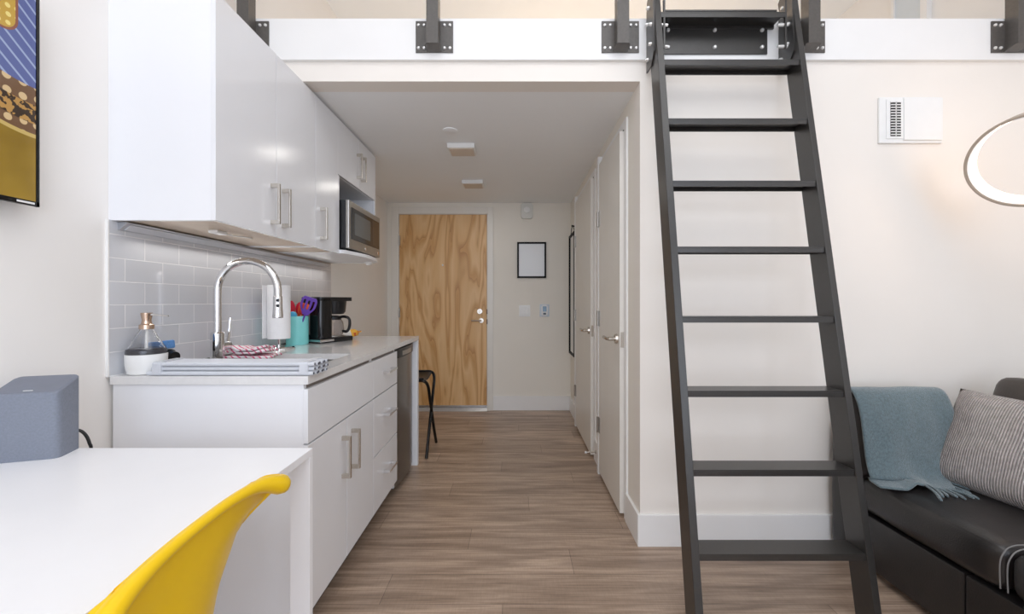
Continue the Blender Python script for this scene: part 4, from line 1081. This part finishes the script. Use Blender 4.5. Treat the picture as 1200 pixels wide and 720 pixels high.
# teal throw with fringe
t = thing('throw_blanket', 'teal wool throw with fringe draped over the black pillow and sofa seat', 'blanket', (1.6, 1.7, .41))
def throw(u, v):
    # v: 0 behind the pillow top -> 1 on the seat front ; u: 0 left -> 1 right
    x = 1.43 + .372 * u
    pts = [(1.885, .66), (1.868, .742), (1.838, .766), (1.795, .745), (1.762, .66), (1.748, .56), (1.738, .48), (1.715, .425), (1.655, .410)]
    k = v * (len(pts) - 1); i = min(int(k), len(pts) - 2); f = k - i
    p0, p1, p2, p3 = (pts[max(0, i - 1)], pts[i], pts[i + 1], pts[min(len(pts) - 1, i + 2)])
    def cr(c): return .5 * (2 * p1[c] + (p2[c] - p0[c]) * f + (2 * p0[c] - 5 * p1[c] + 4 * p2[c] - p3[c]) * f * f + (3 * p1[c] - p0[c] - 3 * p2[c] + p3[c]) * f ** 3)
    y, z = cr(0), cr(1)
    # the free lower right corner lifts and curls forward
    lw = max(0, (v - .6) / .4)
    y -= .02 * lw * (1 + math.sin(u * 9)) * .5 + .01 * math.sin(u * 5) * v
    z += .022 * lw ** 2 * max(0, math.sin(u * 8.5 - 2.2))
    x += .02 * math.sin(3 * v) * u - .10 * lw * u ** 2
    nn_ = noise.noise(Vector((x * 14, z * 14, y * 9)))
    y += .006 * nn_; z += .003 * nn_
    if u < .5 and z < .43: y += .02
    return Vector((x, y, z))
bm = NB(); grid(bm, throw, 40, 48)
o = obj('woven_cloth', bm, M['throw'], t, smooth=180); solid(o, .007, 0)
random.seed(3)
edge = [throw(1, v) for v in [.62 + .38 * k / 9 for k in range(10)]] + [throw(u, 1) for u in [1 - .09 * k for k in range(1, 7)]]
for k, p in enumerate(edge):
    f = k / (len(edge) - 1)
    d = Vector((.05 - .09 * f + random.uniform(-.018, .018), -.035 - .05 * f + random.uniform(-.015, .01), 0))
    zend = .41 + random.uniform(0, .006)
    L1 = p + Vector((d.x * .45 + .006, d.y * .5, max(-.03, (zend - p.z) * .4)))
    L2 = p + Vector((d.x + random.uniform(-.008, .008), d.y, 0)); L2.z = max(zend, p.z - .075)
    tube_ = tube(NB(), smooth_path([p, L1, L2], 5), [.0042] * 4 + [.0048] * 3 + [.0055] * 2 + [.004] * 2, 7)
    obj('tassel', tube_, M['throw'], t, smooth=180)

# ------------------------------------------------------------------ light
w = bpy.data.worlds.new('daylight'); scn.world = w; w.use_nodes = True
WN, WL = w.node_tree.nodes, w.node_tree.links
bg = WN['Background']; bg.inputs['Strength'].default_value = 1.0; bg.inputs['Color'].default_value = rgb(214, 228, 245)
def area(name, loc, rot, sx, sy, power, col):
    l = bpy.data.lights.new(name, 'AREA'); l.shape = 'RECTANGLE'; l.size = sx; l.size_y = sy; l.energy = power; l.color = [lin(x) for x in col]
    o = bpy.data.objects.new(name, l); COL.objects.link(o); o.location = loc; o.rotation_euler = rot; return o
area('window_daylight', (.575, YF + .05, 1.75), (R(90), 0, 0), 3.0, 2.35, 54, (230, 239, 255))
area('room_fill', (.45, .1, ZT - .05), (0, 0, 0), 2.2, 2.2, 22, (250, 250, 252))  # unseen overhead fill added to even out the room, no fixture
area('loft_fill', (.5, 3.6, ZT - .06), (0, 0, 0), .6, .6, 8, (255, 222, 188))  # unseen warm fill added to brighten the loft, no fixture
ub = area('counter_fill', (XL + .05, 2.2, 1.372), (0, R(-28), 0), .02, 1.5, 1.1, (255, 250, 244))  # fill added along the unlit bar to lift tiles and worktop
def point(name, loc, power, col, r=.05):
    l = bpy.data.lights.new(name, 'POINT'); l.energy = power; l.color = [lin(x) for x in col]; l.shadow_soft_size = r
    o = bpy.data.objects.new(name, l); COL.objects.link(o); o.location = loc; return o
point('ring_lamp_glow', C + n * .03, .9, (255, 212, 176), .08)

cam = bpy.data.cameras.new('camera'); co = bpy.data.objects.new('camera', cam); COL.objects.link(co)
co.location = (0, 0, 1.14); co.rotation_euler = (R(90), 0, 0)
cam.sensor_fit = 'HORIZONTAL'; cam.sensor_width = 36; cam.lens = 500 / 1200 * 36
cam.shift_x = -3 / 1200; cam.shift_y = -7 / 1200; cam.clip_start = .02
scn.camera = co
vs = scn.view_settings
vs.view_transform = 'Standard'; vs.look = 'None'; vs.gamma = 1; vs.use_curve_mapping = False; vs.exposure = 0.36
scn.cycles.max_bounces = 10; scn.cycles.diffuse_bounces = 6
